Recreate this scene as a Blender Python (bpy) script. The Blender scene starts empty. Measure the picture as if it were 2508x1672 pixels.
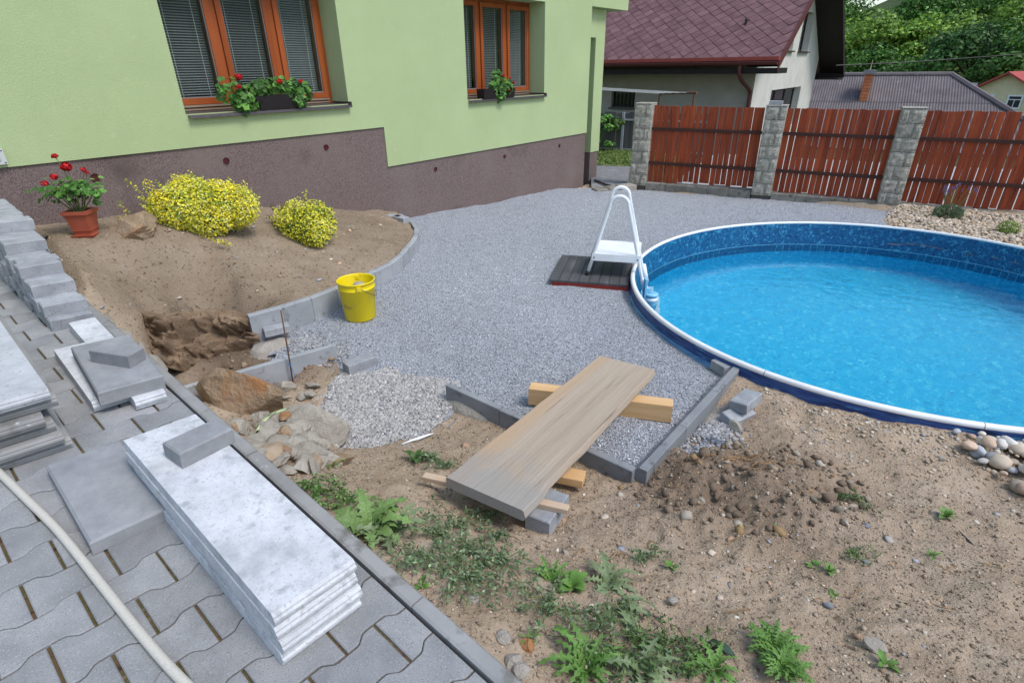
import bpy, math, random
import numpy as np
from mathutils import Matrix, Vector
random.seed(7)
rng = np.random.default_rng(7)
SC = bpy.context.scene
COL = SC.collection
R_ = math.radians

# ------------------------------------------------------------------ camera
F0, PITCH, ROLL, EYE = 1347.77, R_(26.441), R_(.778), 2.0
cp, sp, cr, sr = math.cos(PITCH), math.sin(PITCH), math.cos(ROLL), math.sin(ROLL)
FW = np.array([0, cp, -sp]); _rt = np.array([1., 0, 0]); _dn = np.array([0, -sp, -cp])
RT = cr*_rt + sr*_dn; DN = -sr*_rt + cr*_dn
cam_d = bpy.data.cameras.new('camera'); cam = bpy.data.objects.new('camera', cam_d); COL.objects.link(cam)
cam_d.sensor_width = 36; cam_d.lens = 36*F0/2508; cam_d.clip_start = .05; cam_d.clip_end = 2000
cam.matrix_world = Matrix(((RT[0], -DN[0], -FW[0], 0), (RT[1], -DN[1], -FW[1], 0), (RT[2], -DN[2], -FW[2], EYE), (0, 0, 0, 1)))
SC.camera = cam

# ------------------------------------------------------------------ sky and sun
SUN_EL, SUN_AZ = R_(56), R_(122)          # azimuth from +Y towards +X
W = bpy.data.worlds.new('World'); SC.world = W; W.use_nodes = True
nt = W.node_tree; nt.nodes.clear()
sky = nt.nodes.new('ShaderNodeTexSky'); sky.sky_type = 'NISHITA'; sky.sun_disc = False
sky.sun_elevation = SUN_EL; sky.sun_rotation = SUN_AZ; sky.air_density = 1.2; sky.dust_density = 1.3; sky.ozone_density = 1.0
bg = nt.nodes.new('ShaderNodeBackground'); bg.inputs[1].default_value = .148
wo = nt.nodes.new('ShaderNodeOutputWorld')
nt.links.new(sky.outputs[0], bg.inputs[0]); nt.links.new(bg.outputs[0], wo.inputs[0])
sd = bpy.data.lights.new('sun', 'SUN'); sd.energy = 1.6; sd.angle = R_(18); sd.color = (1, .97, .93)
sun = bpy.data.objects.new('sun', sd); COL.objects.link(sun)
sun.rotation_euler = Vector((-math.sin(SUN_AZ)*math.cos(SUN_EL), -math.cos(SUN_AZ)*math.cos(SUN_EL), -math.sin(SUN_EL))).to_track_quat('-Z', 'Y').to_euler()
SC.view_settings.view_transform = 'Standard'; SC.view_settings.look = 'None'
SC.view_settings.exposure = 0.58; SC.view_settings.gamma = 1; SC.view_settings.use_curve_mapping = False

# ------------------------------------------------------------------ measuring helpers (points of the survey, 2352-wide frame)
D = 2508/2352.
def ray(x, y): return FW*F0 + RT*(x*D-1254) + DN*(y*D-836)
def at(x, y, z):
    d = ray(x, y); t = (z-EYE)/d[2]; return np.array([t*d[0], t*d[1], z])
def above(b, x, y):
    """point on the sight line at the same horizontal distance as b"""
    d = ray(x, y); t = math.hypot(b[0], b[1])/math.hypot(d[0], d[1]); return np.array([t*d[0], t*d[1], EYE+t*d[2]])
def inframe(p, m=60):
    q = np.asarray(p, float)-[0, 0, EYE]; k = q@FW
    if k < .1: return False
    u, v = 1254+F0*(q@RT)/k, 836+F0*(q@DN)/k
    return -m < u < 2508+m and -m < v < 1672+m

# ------------------------------------------------------------------ object helpers
def mesh(name, V, F, m=None, smooth=False, col=None):
    me = bpy.data.meshes.new(name)
    if isinstance(F, np.ndarray):
        V = np.asarray(V, np.float32); n = len(F); k = F.shape[1]
        me.vertices.add(len(V)); me.vertices.foreach_set('co', V.ravel())
        me.loops.add(n*k); me.loops.foreach_set('vertex_index', F.astype(np.int32).ravel())
        me.polygons.add(n); me.polygons.foreach_set('loop_start', np.arange(0, n*k, k, dtype=np.int32))
        me.update(calc_edges=True)
    else:
        me.from_pydata([tuple(map(float, v)) for v in V], [], F)
    if col is not None:
        a = me.color_attributes.new('Col', 'FLOAT_COLOR', 'POINT')
        c = np.ones((len(V), 4), np.float32); c[:, :3] = col; a.data.foreach_set('color', c.ravel())
    if m is not None: me.materials.append(m)
    if smooth: me.polygons.foreach_set('use_smooth', [True]*len(me.polygons))
    me.update()
    return me
def link(name, me, parent=None, mw=None, loc=None, rz=None):
    o = bpy.data.objects.new(name, me); COL.objects.link(o)
    if parent is not None: o.parent = parent
    if mw is not None: o.matrix_local = mw
    if loc is not None: o.location = tuple(map(float, loc))
    if rz is not None: o.rotation_euler = (0, 0, rz)
    return o
def tag(o, label=None, cat=None, group=None, kind=None):
    if label: o['label'] = label
    if cat: o['category'] = cat
    if group: o['group'] = group
    if kind: o['kind'] = kind
    return o
def empty(name, label, cat, loc=(0, 0, 0), rz=0, group=None, mw=None):
    o = bpy.data.objects.new(name, None); COL.objects.link(o); o.empty_display_size = .1
    if mw is not None: o.matrix_world = mw
    else: o.location = tuple(map(float, loc)); o.rotation_euler = (0, 0, rz)
    return tag(o, label, cat, group)
def frame(o, x, z=None):
    """matrix from an origin and x / z directions"""
    x = Vector(x).normalized(); z = Vector(z if z is not None else (0, 0, 1)); y = z.cross(x).normalized(); z = x.cross(y)
    m = Matrix.Identity(4)
    for i, a in enumerate((x, y, z)): m[0][i], m[1][i], m[2][i] = a
    m[0][3], m[1][3], m[2][3] = map(float, o)
    return m
class B:
    """collects simple solids into one mesh"""
    def __init__(s): s.V = []; s.F = []
    def add(s, V, F):
        n = len(s.V); s.V += [tuple(map(float, v)) for v in V]; s.F += [tuple(i+n for i in f) for f in F]; return s
    def box(s, x0, x1, y0, y1, z0, z1):
        return s.add([(x0, y0, z0), (x1, y0, z0), (x1, y1, z0), (x0, y1, z0), (x0, y0, z1), (x1, y0, z1), (x1, y1, z1), (x0, y1, z1)],
                     [(0, 3, 2, 1), (4, 5, 6, 7), (0, 1, 5, 4), (1, 2, 6, 5), (2, 3, 7, 6), (3, 0, 4, 7)])
    def prism(s, P, z0, z1, bev=0.):
        """outline P (counter-clockwise) raised from z0 to z1 with a bevelled top edge"""
        n = len(P); P = [np.array(p[:2], float) for p in P]
        rings = [[(p[0], p[1], z0) for p in P]]
        if bev > 0:
            ins = []
            for i in range(n):
                a, b, c = P[i-1], P[i], P[(i+1) % n]
                d1 = (b-a)/max(1e-9, np.linalg.norm(b-a)); d2 = (c-b)/max(1e-9, np.linalg.norm(c-b))
                n1 = np.array([-d1[1], d1[0]]); n2 = np.array([-d2[1], d2[0]]); k = n1+n2; q = max(.35, 1+n1@n2)
                ins.append(b+k/q*bev)
            rings += [[(p[0], p[1], z1-bev) for p in P], [(p[0], p[1], z1) for p in ins]]
        else: rings.append([(p[0], p[1], z1) for p in P])
        V = [v for r in rings for v in r]; F = [tuple(reversed(range(n)))]
        for k in range(len(rings)-1):
            F += [(k*n+i, k*n+(i+1) % n, (k+1)*n+(i+1) % n, (k+1)*n+i) for i in range(n)]
        F.append(tuple((len(rings)-1)*n+i for i in range(n)))
        return s.add(V, F)
    def tube(s, pts, r, n=8, cap=True):
        pts = [np.array(p, float) for p in pts]; V = []; F = []; up = None
        for i, p in enumerate(pts):
            t = pts[min(i+1, len(pts)-1)]-pts[max(i-1, 0)]; t /= np.linalg.norm(t)+1e-12
            if up is None: up = np.array([0, 0, 1.]) if abs(t[2]) < .9 else np.array([1., 0, 0])
            a = np.cross(t, up); a /= np.linalg.norm(a)+1e-12; b = np.cross(a, t); up = b
            rr = r[i] if hasattr(r, '__len__') else r
            V += [p+rr*(math.cos(2*math.pi*k/n)*a+math.sin(2*math.pi*k/n)*b) for k in range(n)]
        for i in range(len(pts)-1):
            F += [(i*n+k, i*n+(k+1) % n, (i+1)*n+(k+1) % n, (i+1)*n+k) for k in range(n)]
        if cap: F += [tuple(reversed(range(n))), tuple((len(pts)-1)*n+k for k in range(n))]
        return s.add(V, F)
    def lathe(s, prof, c=(0, 0), n=32):
        m = len(prof); V = []; F = []
        for k in range(n):
            a = 2*math.pi*k/n; V += [(c[0]+r*math.cos(a), c[1]+r*math.sin(a), z) for r, z in prof]
        for k in range(n):
            k2 = (k+1) % n; F += [(k*m+i, k2*m+i, k2*m+i+1, k*m+i+1) for i in range(m-1)]
        return s.add(V, F)
    def tf(s, M):
        s.V = [tuple(M @ Vector(v)) for v in s.V]; return s
    def ob(s, name, m, parent=None, smooth=False, **k): return link(name, mesh(name, s.V, s.F, m, smooth), parent, **k)
    def me(s, name, m, smooth=False): return mesh(name, s.V, s.F, m, smooth)
def rect(x0, x1, y0, y1): return [(x0, y0), (x1, y0), (x1, y1), (x0, y1)]

# ------------------------------------------------------------------ value noise and scatter
def vnoise(x, y, seed=0):
    xi = np.floor(x).astype(np.int64); yi = np.floor(y).astype(np.int64); fx = x-xi; fy = y-yi
    fx = fx*fx*(3-2*fx); fy = fy*fy*(3-2*fy)
    def h(a, b):
        n = (a*374761393+b*668265263+seed*974634777) & 0x7fffffff
        n = ((n ^ (n >> 13))*1274126177) & 0x7fffffff
        return ((n ^ (n >> 16)) & 0xffff)/65535.
    return (h(xi, yi)*(1-fx)+h(xi+1, yi)*fx)*(1-fy)+(h(xi, yi+1)*(1-fx)+h(xi+1, yi+1)*fx)*fy-.5
def fbm(x, y, f, o=4, seed=0, g=.5):
    z = 0; a = 1.
    for k in range(o): z = z+a*vnoise(x*f, y*f, seed+k); f *= 2.03; a *= g
    return z
OCT_V = np.array([(1, 0, 0), (-1, 0, 0), (0, 1, 0), (0, -1, 0), (0, 0, 1), (0, 0, -1)], float)
OCT_F = np.array([(0, 2, 4), (2, 1, 4), (1, 3, 4), (3, 0, 4), (2, 0, 5), (1, 2, 5), (3, 1, 5), (0, 3, 5)])
def subd(V, F):
    V = [tuple(v) for v in V]; cache = {}; out = []
    def mid(a, b):
        k = (min(a, b), max(a, b))
        if k not in cache:
            p = (np.array(V[a])+V[b])/2; p /= np.linalg.norm(p); V.append(tuple(p)); cache[k] = len(V)-1
        return cache[k]
    for a, b, c in F:
        x, y, z = mid(a, b), mid(b, c), mid(c, a); out += [(a, x, z), (x, b, y), (z, y, c), (x, y, z)]
    return np.array(V), np.array(out)
S2_V, S2_F = subd(OCT_V, OCT_F); S3_V, S3_F = subd(S2_V, S2_F)
def stones(name, P, size, cols, m, flat=.6, level=0, jit=.25, smooth=False, parent=None, sink=.25, elong=.35):
    """one mesh of many separate stones, each a jittered, turned little solid"""
    TV, TF = ((OCT_V, OCT_F), (S2_V, S2_F), (S3_V, S3_F))[level]
    n, k = len(P), len(TV); size = np.broadcast_to(size, (n,))
    T = TV[None]*(1+jit*rng.standard_normal((n, k, 1)).clip(-1.6, 1.6))
    sc = np.stack([1+elong*rng.uniform(-1, 1, n), 1+elong*rng.uniform(-1, 1, n), flat*rng.uniform(.75, 1.25, n)], 1)
    T = T*sc[:, None]
    # random tilt then spin
    a = rng.uniform(0, 2*np.pi, n); b = rng.normal(0, .35, n)
    y = T[:, :, 1]*np.cos(b)[:, None]-T[:, :, 2]*np.sin(b)[:, None]; z = T[:, :, 1]*np.sin(b)[:, None]+T[:, :, 2]*np.cos(b)[:, None]
    x = T[:, :, 0]*np.cos(a)[:, None]-y*np.sin(a)[:, None]; y = T[:, :, 0]*np.sin(a)[:, None]+y*np.cos(a)[:, None]
    V = np.stack([x, y, z], 2)*(size*.5)[:, None, None]+P[:, None]
    V[:, :, 2] += (size*flat*(.5-sink))[:, None]
    F = (TF[None]+(np.arange(n)*k)[:, None, None]).reshape(-1, 3)
    return link(name, mesh(name, V.reshape(-1, 3), F, m, smooth, np.repeat(cols, k, 0)), parent)
def palette(n, cs, w=None, v=.25):
    cs = np.array(cs); i = rng.choice(len(cs), n, p=None if w is None else np.array(w)/sum(w))
    return np.clip(cs[i]*np.exp(rng.normal(0, v, (n, 1))), 0, .9)
def cards(P, N, L, Wd, cols, fold=.2):
    """leaf-shaped quads at P, lying roughly across N"""
    n = len(P); N = N/np.linalg.norm(N, axis=1, keepdims=True)
    t = rng.standard_normal((n, 3)); t -= N*(t*N).sum(1, keepdims=True); t /= np.linalg.norm(t, axis=1, keepdims=True)
    b = np.cross(N, t); L = np.broadcast_to(L, (n,))[:, None]; Wd = np.broadcast_to(Wd, (n,))[:, None]
    V = np.stack([P-t*L/2, P+b*Wd/2+N*fold*Wd*.5+t*L*.05, P+t*L/2-N*fold*Wd*.4, P-b*Wd/2+N*fold*Wd*.5+t*L*.05], 1).reshape(-1, 3)
    F = np.arange(4*n).reshape(n, 4)
    return V, F, np.repeat(cols, 4, 0)

# ------------------------------------------------------------------ materials
def M(name, ramp, scale=5., detail=5., nro=.55, rough=.8, bump=0., bscale=40., bdist=.01, stretch=(1, 1, 1), spots=None, var=0., spec=.3, attr=False,
      metal=0., spots2=None, transl=0., warm=0.):
    m = bpy.data.materials.new(name); m.use_nodes = True; t = m.node_tree; N = t.nodes; L = t.links; p = N['Principled BSDF']
    p.inputs['Roughness'].default_value = rough; p.inputs['Specular IOR Level'].default_value = spec; p.inputs['Metallic'].default_value = metal
    tc = N.new('ShaderNodeTexCoord'); oi = N.new('ShaderNodeObjectInfo')
    ml = N.new('ShaderNodeMath'); ml.operation = 'MULTIPLY'; ml.inputs[1].default_value = 53.; L.new(oi.outputs['Random'], ml.inputs[0])
    ad = N.new('ShaderNodeVectorMath'); ad.operation = 'ADD'; L.new(tc.outputs['Object'], ad.inputs[0]); L.new(ml.outputs[0], ad.inputs[1])
    mp = N.new('ShaderNodeMapping'); mp.inputs['Scale'].default_value = stretch; L.new(ad.outputs[0], mp.inputs[0])
    def noise(sc, de=5., ro=.55):
        n = N.new('ShaderNodeTexNoise'); n.inputs['Scale'].default_value = sc; n.inputs['Detail'].default_value = de; n.inputs['Roughness'].default_value = ro
        L.new(mp.outputs[0], n.inputs['Vector']); return n
    def cramp(src, st, lin=True):
        r = N.new('ShaderNodeValToRGB'); e = r.color_ramp.elements
        while len(e) < len(st): e.new(.5)
        for el, (q, c) in zip(e, st): el.position = q; el.color = (*c, 1)
        L.new(src, r.inputs[0]); return r
    def mix(fac, a, b, mode='MIX'):
        x = N.new('ShaderNodeMix'); x.data_type = 'RGBA'; x.blend_type = mode
        if isinstance(fac, float): x.inputs[0].default_value = fac
        else: L.new(fac, x.inputs[0])
        for s_, q in ((6, a), (7, b)):
            if isinstance(q, tuple): x.inputs[s_].default_value = (*q, 1)
            else: L.new(q, x.inputs[s_])
        return x.outputs[2]
    if not isinstance(ramp[0][1], tuple): ramp = [(.3+.4*i/max(1, len(ramp)-1), q) for i, q in enumerate(ramp)]
    c = cramp(noise(scale, detail, nro).outputs[0], ramp).outputs[0]
    for sp_ in (spots, spots2):
        if sp_:
            q, sc, th, wd = sp_
            f = cramp(noise(sc, 4).outputs[0], [(th, (0, 0, 0)), (th+wd, (1, 1, 1))]).outputs[0]
            c = mix(f, c, q)
    if attr:
        at_ = N.new('ShaderNodeAttribute'); at_.attribute_name = 'Col'; c = mix(1., at_.outputs['Color'], c, 'MULTIPLY')
    if var:
        h = N.new('ShaderNodeHueSaturation'); mr = N.new('ShaderNodeMapRange'); mr.inputs[3].default_value = 1-var; mr.inputs[4].default_value = 1+var
        L.new(oi.outputs['Random'], mr.inputs[0]); L.new(mr.outputs[0], h.inputs['Value']); L.new(c, h.inputs['Color']); c = h.outputs[0]
    L.new(c, p.inputs['Base Color'])
    if bump:
        b = N.new('ShaderNodeBump'); b.inputs['Strength'].default_value = bump; b.inputs['Distance'].default_value = bdist
        L.new(noise(bscale, 6, .6).outputs[0], b.inputs['Height']); L.new(b.outputs[0], p.inputs['Normal'])
    if transl:
        tr = N.new('ShaderNodeBsdfTranslucent'); L.new(c, tr.inputs[0]); ms = N.new('ShaderNodeMixShader'); ms.inputs[0].default_value = transl
        L.new(p.outputs[0], ms.inputs[1]); L.new(tr.outputs[0], ms.inputs[2]); L.new(ms.outputs[0], N['Material Output'].inputs[0])
    return m
W1 = (1., 1., 1.); def_w = [W1, W1]
def flat(name, c, **k): return M(name, [tuple(x*.92 for x in c), tuple(min(1, x*1.08) for x in c)], **k)

m_green = M('green_plaster', [(.395, .478, .252), (.445, .53, .285)], scale=1.3, detail=10, nro=.66, rough=.92, bump=.6, bscale=120, bdist=.007, spec=.1, stretch=(1, 1, 1), spots=((.385, .46, .235), .55, .50, .25), spots2=((.45, .53, .30), 14, .60, .2))
m_plinth = M('mosaic_plaster', [(.06, .042, .038), (.17, .125, .115), (.26, .20, .19)], scale=140, detail=3, rough=.75, bump=.5, bscale=220, bdist=.004, spots=((.20, .155, .14), 1.2, .5, .3), spots2=((.085, .062, .055), 1.7, .60, .2), spec=.25)
m_wood = M('orange_varnished_wood', [(.27, .062, .016), (.39, .098, .026)], scale=6, rough=.35, stretch=(1, 1, .12), spec=.4)
m_strip = flat('grey_glazing_bead', (.20, .19, .19), rough=.5)
m_alu = flat('brown_alu_weather_bar', (.42, .33, .25), rough=.4, metal=.5)
m_sill = M('dark_brown_sheet_metal', [(.045, .036, .038), (.07, .058, .06)], scale=20, rough=.38, spec=.5)
m_blind = flat('grey_blind_slat', (.42, .41, .42), rough=.5)
m_reflsheet = M('mauve_grey_reflection', [(.10, .08, .09), (.19, .155, .17)], scale=7, stretch=(9, 9, .6), rough=.9)  # added sheet behind the blinds, coloured like reflections in the panes
m_cord = flat('white_blind_cord', (.75, .78, .75), rough=.6)
m_roomshade = flat('painted_room_shade', (.035, .03, .03), rough=.9)  # near black: the shade of the unlit rooms painted into the colour
m_vent = flat('maroon_vent_plastic', (.075, .015, .018), rough=.45)
m_box = flat('pale_grey_plastic', (.55, .56, .55), rough=.5)
m_paver = M('paver_concrete', [(.225, .228, .23), (.29, .293, .295), (.345, .345, .345)], scale=7, detail=12, rough=.9, bump=.6, bscale=300, bdist=.005, spots=((.20, .205, .21), 260, .56, .08), spots2=((.43, .435, .445), 230, .62, .05), var=.11, spec=.2)
m_joint = M('joint_sand_and_moss', [(.05, .03, .016), (.15, .092, .048), (.085, .08, .03), (.21, .15, .09)], scale=34, rough=1, bump=.6, bscale=150)
m_white = M('pale_efflorescent_concrete', [(.36, .37, .385), (.55, .56, .58), (.67, .68, .70)], scale=6, detail=12, nro=.72, rough=.85, bump=.4, bscale=150, bdist=.004, spots=((.36, .37, .385), 26, .56, .16), spots2=((.38, .385, .395), 120, .57, .14), var=.03, spec=.2)
m_grey = M('grey_slab_concrete', [(.21, .215, .225), (.36, .365, .375)], scale=6, detail=12, nro=.70, rough=.88, bump=.4, bscale=280, bdist=.003, spots=((.22, .225, .23), 70, .64, .08), var=.05, spec=.2)
m_lgrey = M('light_grey_concrete', [(.36, .37, .385), (.54, .55, .57)], scale=7, detail=12, nro=.72, rough=.88, bump=.4, bscale=200, bdist=.004, spots=((.30, .31, .32), 60, .58, .12), spec=.2)
m_block = M('grey_block_concrete', [(.24, .25, .265), (.40, .41, .425)], scale=9, detail=12, nro=.68, rough=.9, bump=.5, bscale=330, bdist=.003, spots=((.19, .195, .205), 80, .6, .1), var=.09, spec=.2)
m_kerb = M('kerb_concrete', [(.235, .235, .23), (.32, .318, .31)], scale=6, detail=9, rough=.9, bump=.4, bscale=260, bdist=.003, spots=((.16, .155, .14), 9, .60, .12), spots2=((.46, .47, .48), 25, .66, .08), var=.07, spec=.2)
m_slabk = M('edging_concrete', [(.27, .285, .30), (.38, .395, .41)], scale=4, detail=8, rough=.88, bump=.35, bscale=220, bdist=.003, spots=((.185, .18, .17), 14, .60, .14), spots2=((.5, .51, .52), 18, .66, .1), var=.07, spec=.2)
m_kerb2 = M('dark_kerb_concrete', [(.20, .21, .22), (.28, .29, .30)], scale=4, detail=8, rough=.9, bump=.5, bscale=220, bdist=.003, spots=((.10, .10, .095), 12, .58, .16), spots2=((.42, .43, .44), 16, .70, .08), var=.08, spec=.2)
m_mortar = M('rough_mortar', [(.30, .265, .22), (.42, .385, .34)], scale=9, detail=8, rough=1, bump=.8, bscale=60, bdist=.02)
m_soil = M('dry_soil', [(.33, .245, .168), (.43, .33, .235), (.50, .40, .30)], scale=3.4, detail=14, nro=.68, rough=1, bump=.7, bscale=90, bdist=.022, spots=((.17, .125, .085), 38, .585, .10), spots2=((.52, .46, .38), 85, .65, .05), attr=True, spec=.1)
m_stone = M('loose_stone', [(.86, .86, .86), (1, 1, 1)], scale=60, rough=.9, attr=True, bump=.3, bscale=180, bdist=.003, spec=.2)
m_gravel = M('fine_gravel_bed', [(.12, .125, .14), (.37, .385, .42), (.58, .60, .64)], scale=85, detail=2, rough=.95, bump=1., bscale=95, bdist=.02, spec=.15)
m_rock = M('brown_rock', [(.22, .15, .09), (.34, .25, .165), (.42, .33, .24)], scale=4, detail=9, rough=.9, bump=.8, bscale=22, bdist=.03, spots=((.34, .17, .075), 2.6, .52, .12), spots2=((.24, .19, .165), 3.4, .58, .1), spec=.2)
m_rock2 = M('grey_rock', [(.28, .25, .205), (.43, .39, .33)], scale=6, detail=9, rough=.92, bump=.8, bscale=30, bdist=.025, spots=((.40, .24, .12), 4, .66, .1), spec=.15)
m_plank = M('weathered_plank', [(.32, .25, .185), (.40, .325, .25), (.45, .375, .30)], scale=12, detail=14, nro=.66, rough=.85, bump=.7, bscale=60, bdist=.005, stretch=(.05, 1.3, 1), spots=((.46, .28, .14), 1.8, .49, .2), spots2=((.19, .155, .125), 34, .64, .06), spec=.2)
_t = m_plank.node_tree; _N = _t.nodes; _p = _N['Principled BSDF']; _src = _p.inputs['Base Color'].links[0].from_socket      # the end lying in the weather has gone grey
_tc = _N.new('ShaderNodeTexCoord'); _sx = _N.new('ShaderNodeSeparateXYZ'); _nz = _N.new('ShaderNodeTexNoise'); _nz.inputs['Scale'].default_value = 7; _t.links.new(_tc.outputs['Object'], _sx.inputs[0]); _t.links.new(_tc.outputs['Object'], _nz.inputs['Vector'])
_a = _N.new('ShaderNodeMath'); _a.operation = 'MULTIPLY_ADD'; _a.inputs[1].default_value = .5; _t.links.new(_nz.outputs[0], _a.inputs[0]); _t.links.new(_sx.outputs[0], _a.inputs[2])
_m = _N.new('ShaderNodeMapRange'); _m.inputs[1].default_value = .36; _m.inputs[2].default_value = .58; _m.inputs[3].default_value = .75; _m.inputs[4].default_value = 0.; _t.links.new(_a.outputs[0], _m.inputs[0])
_x = _N.new('ShaderNodeMix'); _x.data_type = 'RGBA'; _x.inputs[7].default_value = (.30, .285, .265, 1); _t.links.new(_m.outputs[0], _x.inputs[0]); _t.links.new(_src, _x.inputs[6]); _t.links.new(_x.outputs[2], _p.inputs['Base Color'])
m_timber = M('fresh_timber', [(.60, .36, .16), (.70, .47, .25)], scale=10, rough=.7, stretch=(.12, 2, 2), spots=((.36, .16, .06), 7, .68, .06), bump=.2, bscale=40, spec=.25)
m_lath = M('pale_lath', [(.46, .33, .22), (.60, .46, .33)], scale=12, rough=.8, stretch=(.15, 2, 2), bump=.3, bscale=40)
m_yellow = M('yellow_plastic', [(.80, .60, .004), (.84, .65, .006)], scale=3, rough=.42, spots=((.50, .36, .05), 7, .64, .06), spots2=((.62, .50, .10), 16, .60, .10), spec=.45)
m_wire = flat('grey_wire', (.25, .25, .25), rough=.4, metal=.9)
m_rust = flat('rusty_steel', (.14, .075, .045), rough=.8)
m_rim = flat('white_pool_rim', (.80, .80, .80), rough=.38, spec=.45)
m_whitep = flat('white_coated_steel', (.80, .81, .82), rough=.35, spec=.5)
m_rubber = flat('black_rubber', (.02, .02, .022), rough=.7)
m_lblue = flat('light_blue_plastic', (.22, .52, .70), rough=.4, spec=.5)
m_lblue2 = M('crumpled_light_blue_foil', [(.04, .12, .30), (.16, .36, .56)], scale=6, rough=.5, stretch=(1, 1, 5))
m_deck = M('grey_composite_board', [(.055, .056, .06), (.095, .096, .10)], scale=8, rough=.75, stretch=(1, .2, 1), spots=((.17, .165, .16), 6, .6, .2), bump=.3, bscale=90, bdist=.003)
m_red = M('red_painted_timber', [(.30, .035, .025), (.38, .05, .035)], scale=10, rough=.5, spots=((.42, .36, .33), 40, .68, .05))
m_terra = M('terracotta_plastic', [(.36, .085, .045), (.42, .105, .06)], scale=8, rough=.5, spec=.35)
m_potsoil = M('potting_soil', [(.02, .014, .01), (.05, .035, .025)], scale=60, rough=1, bump=.8, bscale=90)
m_dkplastic = flat('dark_brown_planter', (.022, .017, .017), rough=.5)
m_leaf = M('foliage', [(.85, .85, .85), (1., 1., 1.)], scale=30, rough=.55, attr=True, transl=.22, spec=.3)
m_petal = M('petals', [(.85, .85, .85), (1, 1, 1)], scale=60, rough=.6, attr=True, transl=.15)
m_bark = M('bark', [(.055, .042, .03), (.12, .095, .07)], scale=20, rough=1, stretch=(1, 1, .2), bump=.6, bscale=40)
m_stem = flat('green_stem', (.12, .15, .05), rough=.7)
m_slat = M('red_stained_board', [(.19, .034, .014), (.30, .055, .019), (.38, .078, .024)], scale=5, detail=8, rough=.62, stretch=(4, 4, .35), spots=((.085, .018, .012), 9, .6, .12), spots2=((.04, .016, .012), 26, .70, .04), var=.16, bump=.25, bscale=30, spec=.3)
m_rail = M('dark_brown_rail', [(.045, .018, .014), (.075, .028, .020)], scale=6, rough=.65, stretch=(.3, 3, 3))
m_split = M('split_face_block', [(.29, .265, .22), (.44, .41, .35), (.56, .53, .46)], scale=14, detail=9, rough=.95, bump=1., bscale=48, bdist=.03, var=.10, spots=((.15, .13, .10), 34, .6, .1), spec=.1)
m_core = flat('dark_mortar_core', (.10, .09, .075), rough=1)
m_pave2 = M('old_kerb_stone', [(.17, .155, .13), (.29, .27, .235)], scale=9, detail=9, rough=.95, bump=.6, bscale=60, bdist=.01, var=.12, spots=((.10, .09, .07), 8, .58, .12))
m_shingle = M('purple_brown_shingle', [(.115, .060, .062), (.165, .088, .090), (.205, .118, .118)], scale=2.2, detail=8, rough=.85, var=.12, spots=((.27, .12, .11), 5, .66, .06), spots2=((.5, .47, .46), 9, .745, .02), spec=.2)
m_gutter = flat('red_brown_gutter', (.115, .035, .032), rough=.45)
m_redfl = flat('red_eaves_flashing', (.36, .075, .055), rough=.5)
m_dkwood = M('dark_brown_boards', [(.012, .009, .008), (.028, .020, .018)], scale=6, rough=.7, stretch=(4, 4, .4))
m_cream = M('cream_render', [(.55, .53, .48), (.64, .62, .565)], scale=2, detail=7, rough=.95, bump=.3, bscale=120, bdist=.006, spots=((.50, .485, .43), 2.2, .56, .2))
m_greyw = M('grey_beige_render', [(.33, .30, .265), (.40, .37, .33)], scale=2, rough=.95, bump=.3, bscale=120, bdist=.006)
m_dkframe = flat('dark_window_frame', (.03, .026, .026), rough=.5)
m_corr = M('corrugated_grey_brown', [(.125, .105, .105), (.185, .16, .16)], scale=1.4, detail=8, rough=.9, var=.06, spots=((.23, .21, .205), 3, .6, .15))
m_yelw = flat('pale_yellow_render', (.70, .60, .38), rough=.95)
m_peach = flat('peach_render', (.72, .56, .40), rough=.95)
m_rust2 = flat('brick_red_render', (.27, .06, .04), rough=.95)
m_redroof = M('red_tile_roof', [(.34, .065, .055), (.43, .09, .075)], scale=6, rough=.8)
m_greyroof = M('grey_slate_roof', [(.17, .17, .17), (.30, .30, .30)], scale=3, rough=.9)
m_asph = M('grey_asphalt', [(.16, .158, .155), (.24, .235, .23)], scale=12, detail=9, rough=.95, bump=.5, bscale=150, bdist=.01, spots=((.30, .295, .285), 3, .55, .2))
m_paleyard = M('pale_concrete_yard', [(.33, .325, .31), (.46, .455, .44)], scale=3, rough=.95)
m_grassg = M('grass_ground', [(.06, .11, .025), (.14, .19, .05), (.30, .27, .13)], scale=7, detail=8, rough=1, bump=.8, bscale=60, bdist=.03)
m_oldwood = M('grey_old_boards', [(.075, .073, .072), (.16, .155, .15)], scale=4, rough=.95, stretch=(4, 4, .3), var=.18)
m_galv = flat('galvanised_steel', (.45, .48, .52), rough=.45, metal=.3)
m_hose = M('woven_hose', [(.50, .47, .41), (.58, .555, .49)], scale=220, detail=1, rough=.6, stretch=(1, 1, 1), bump=.3, bscale=260, bdist=.002)
m_fabric = flat('black_weed_fabric', (.03, .03, .033), rough=.95)
m_hill = M('hill_ground', [(.035, .06, .018), (.07, .10, .03)], scale=.3, rough=1)
m_ground = M('far_ground', [(.10, .10, .05), (.18, .16, .09)], scale=.4, rough=1)

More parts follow.
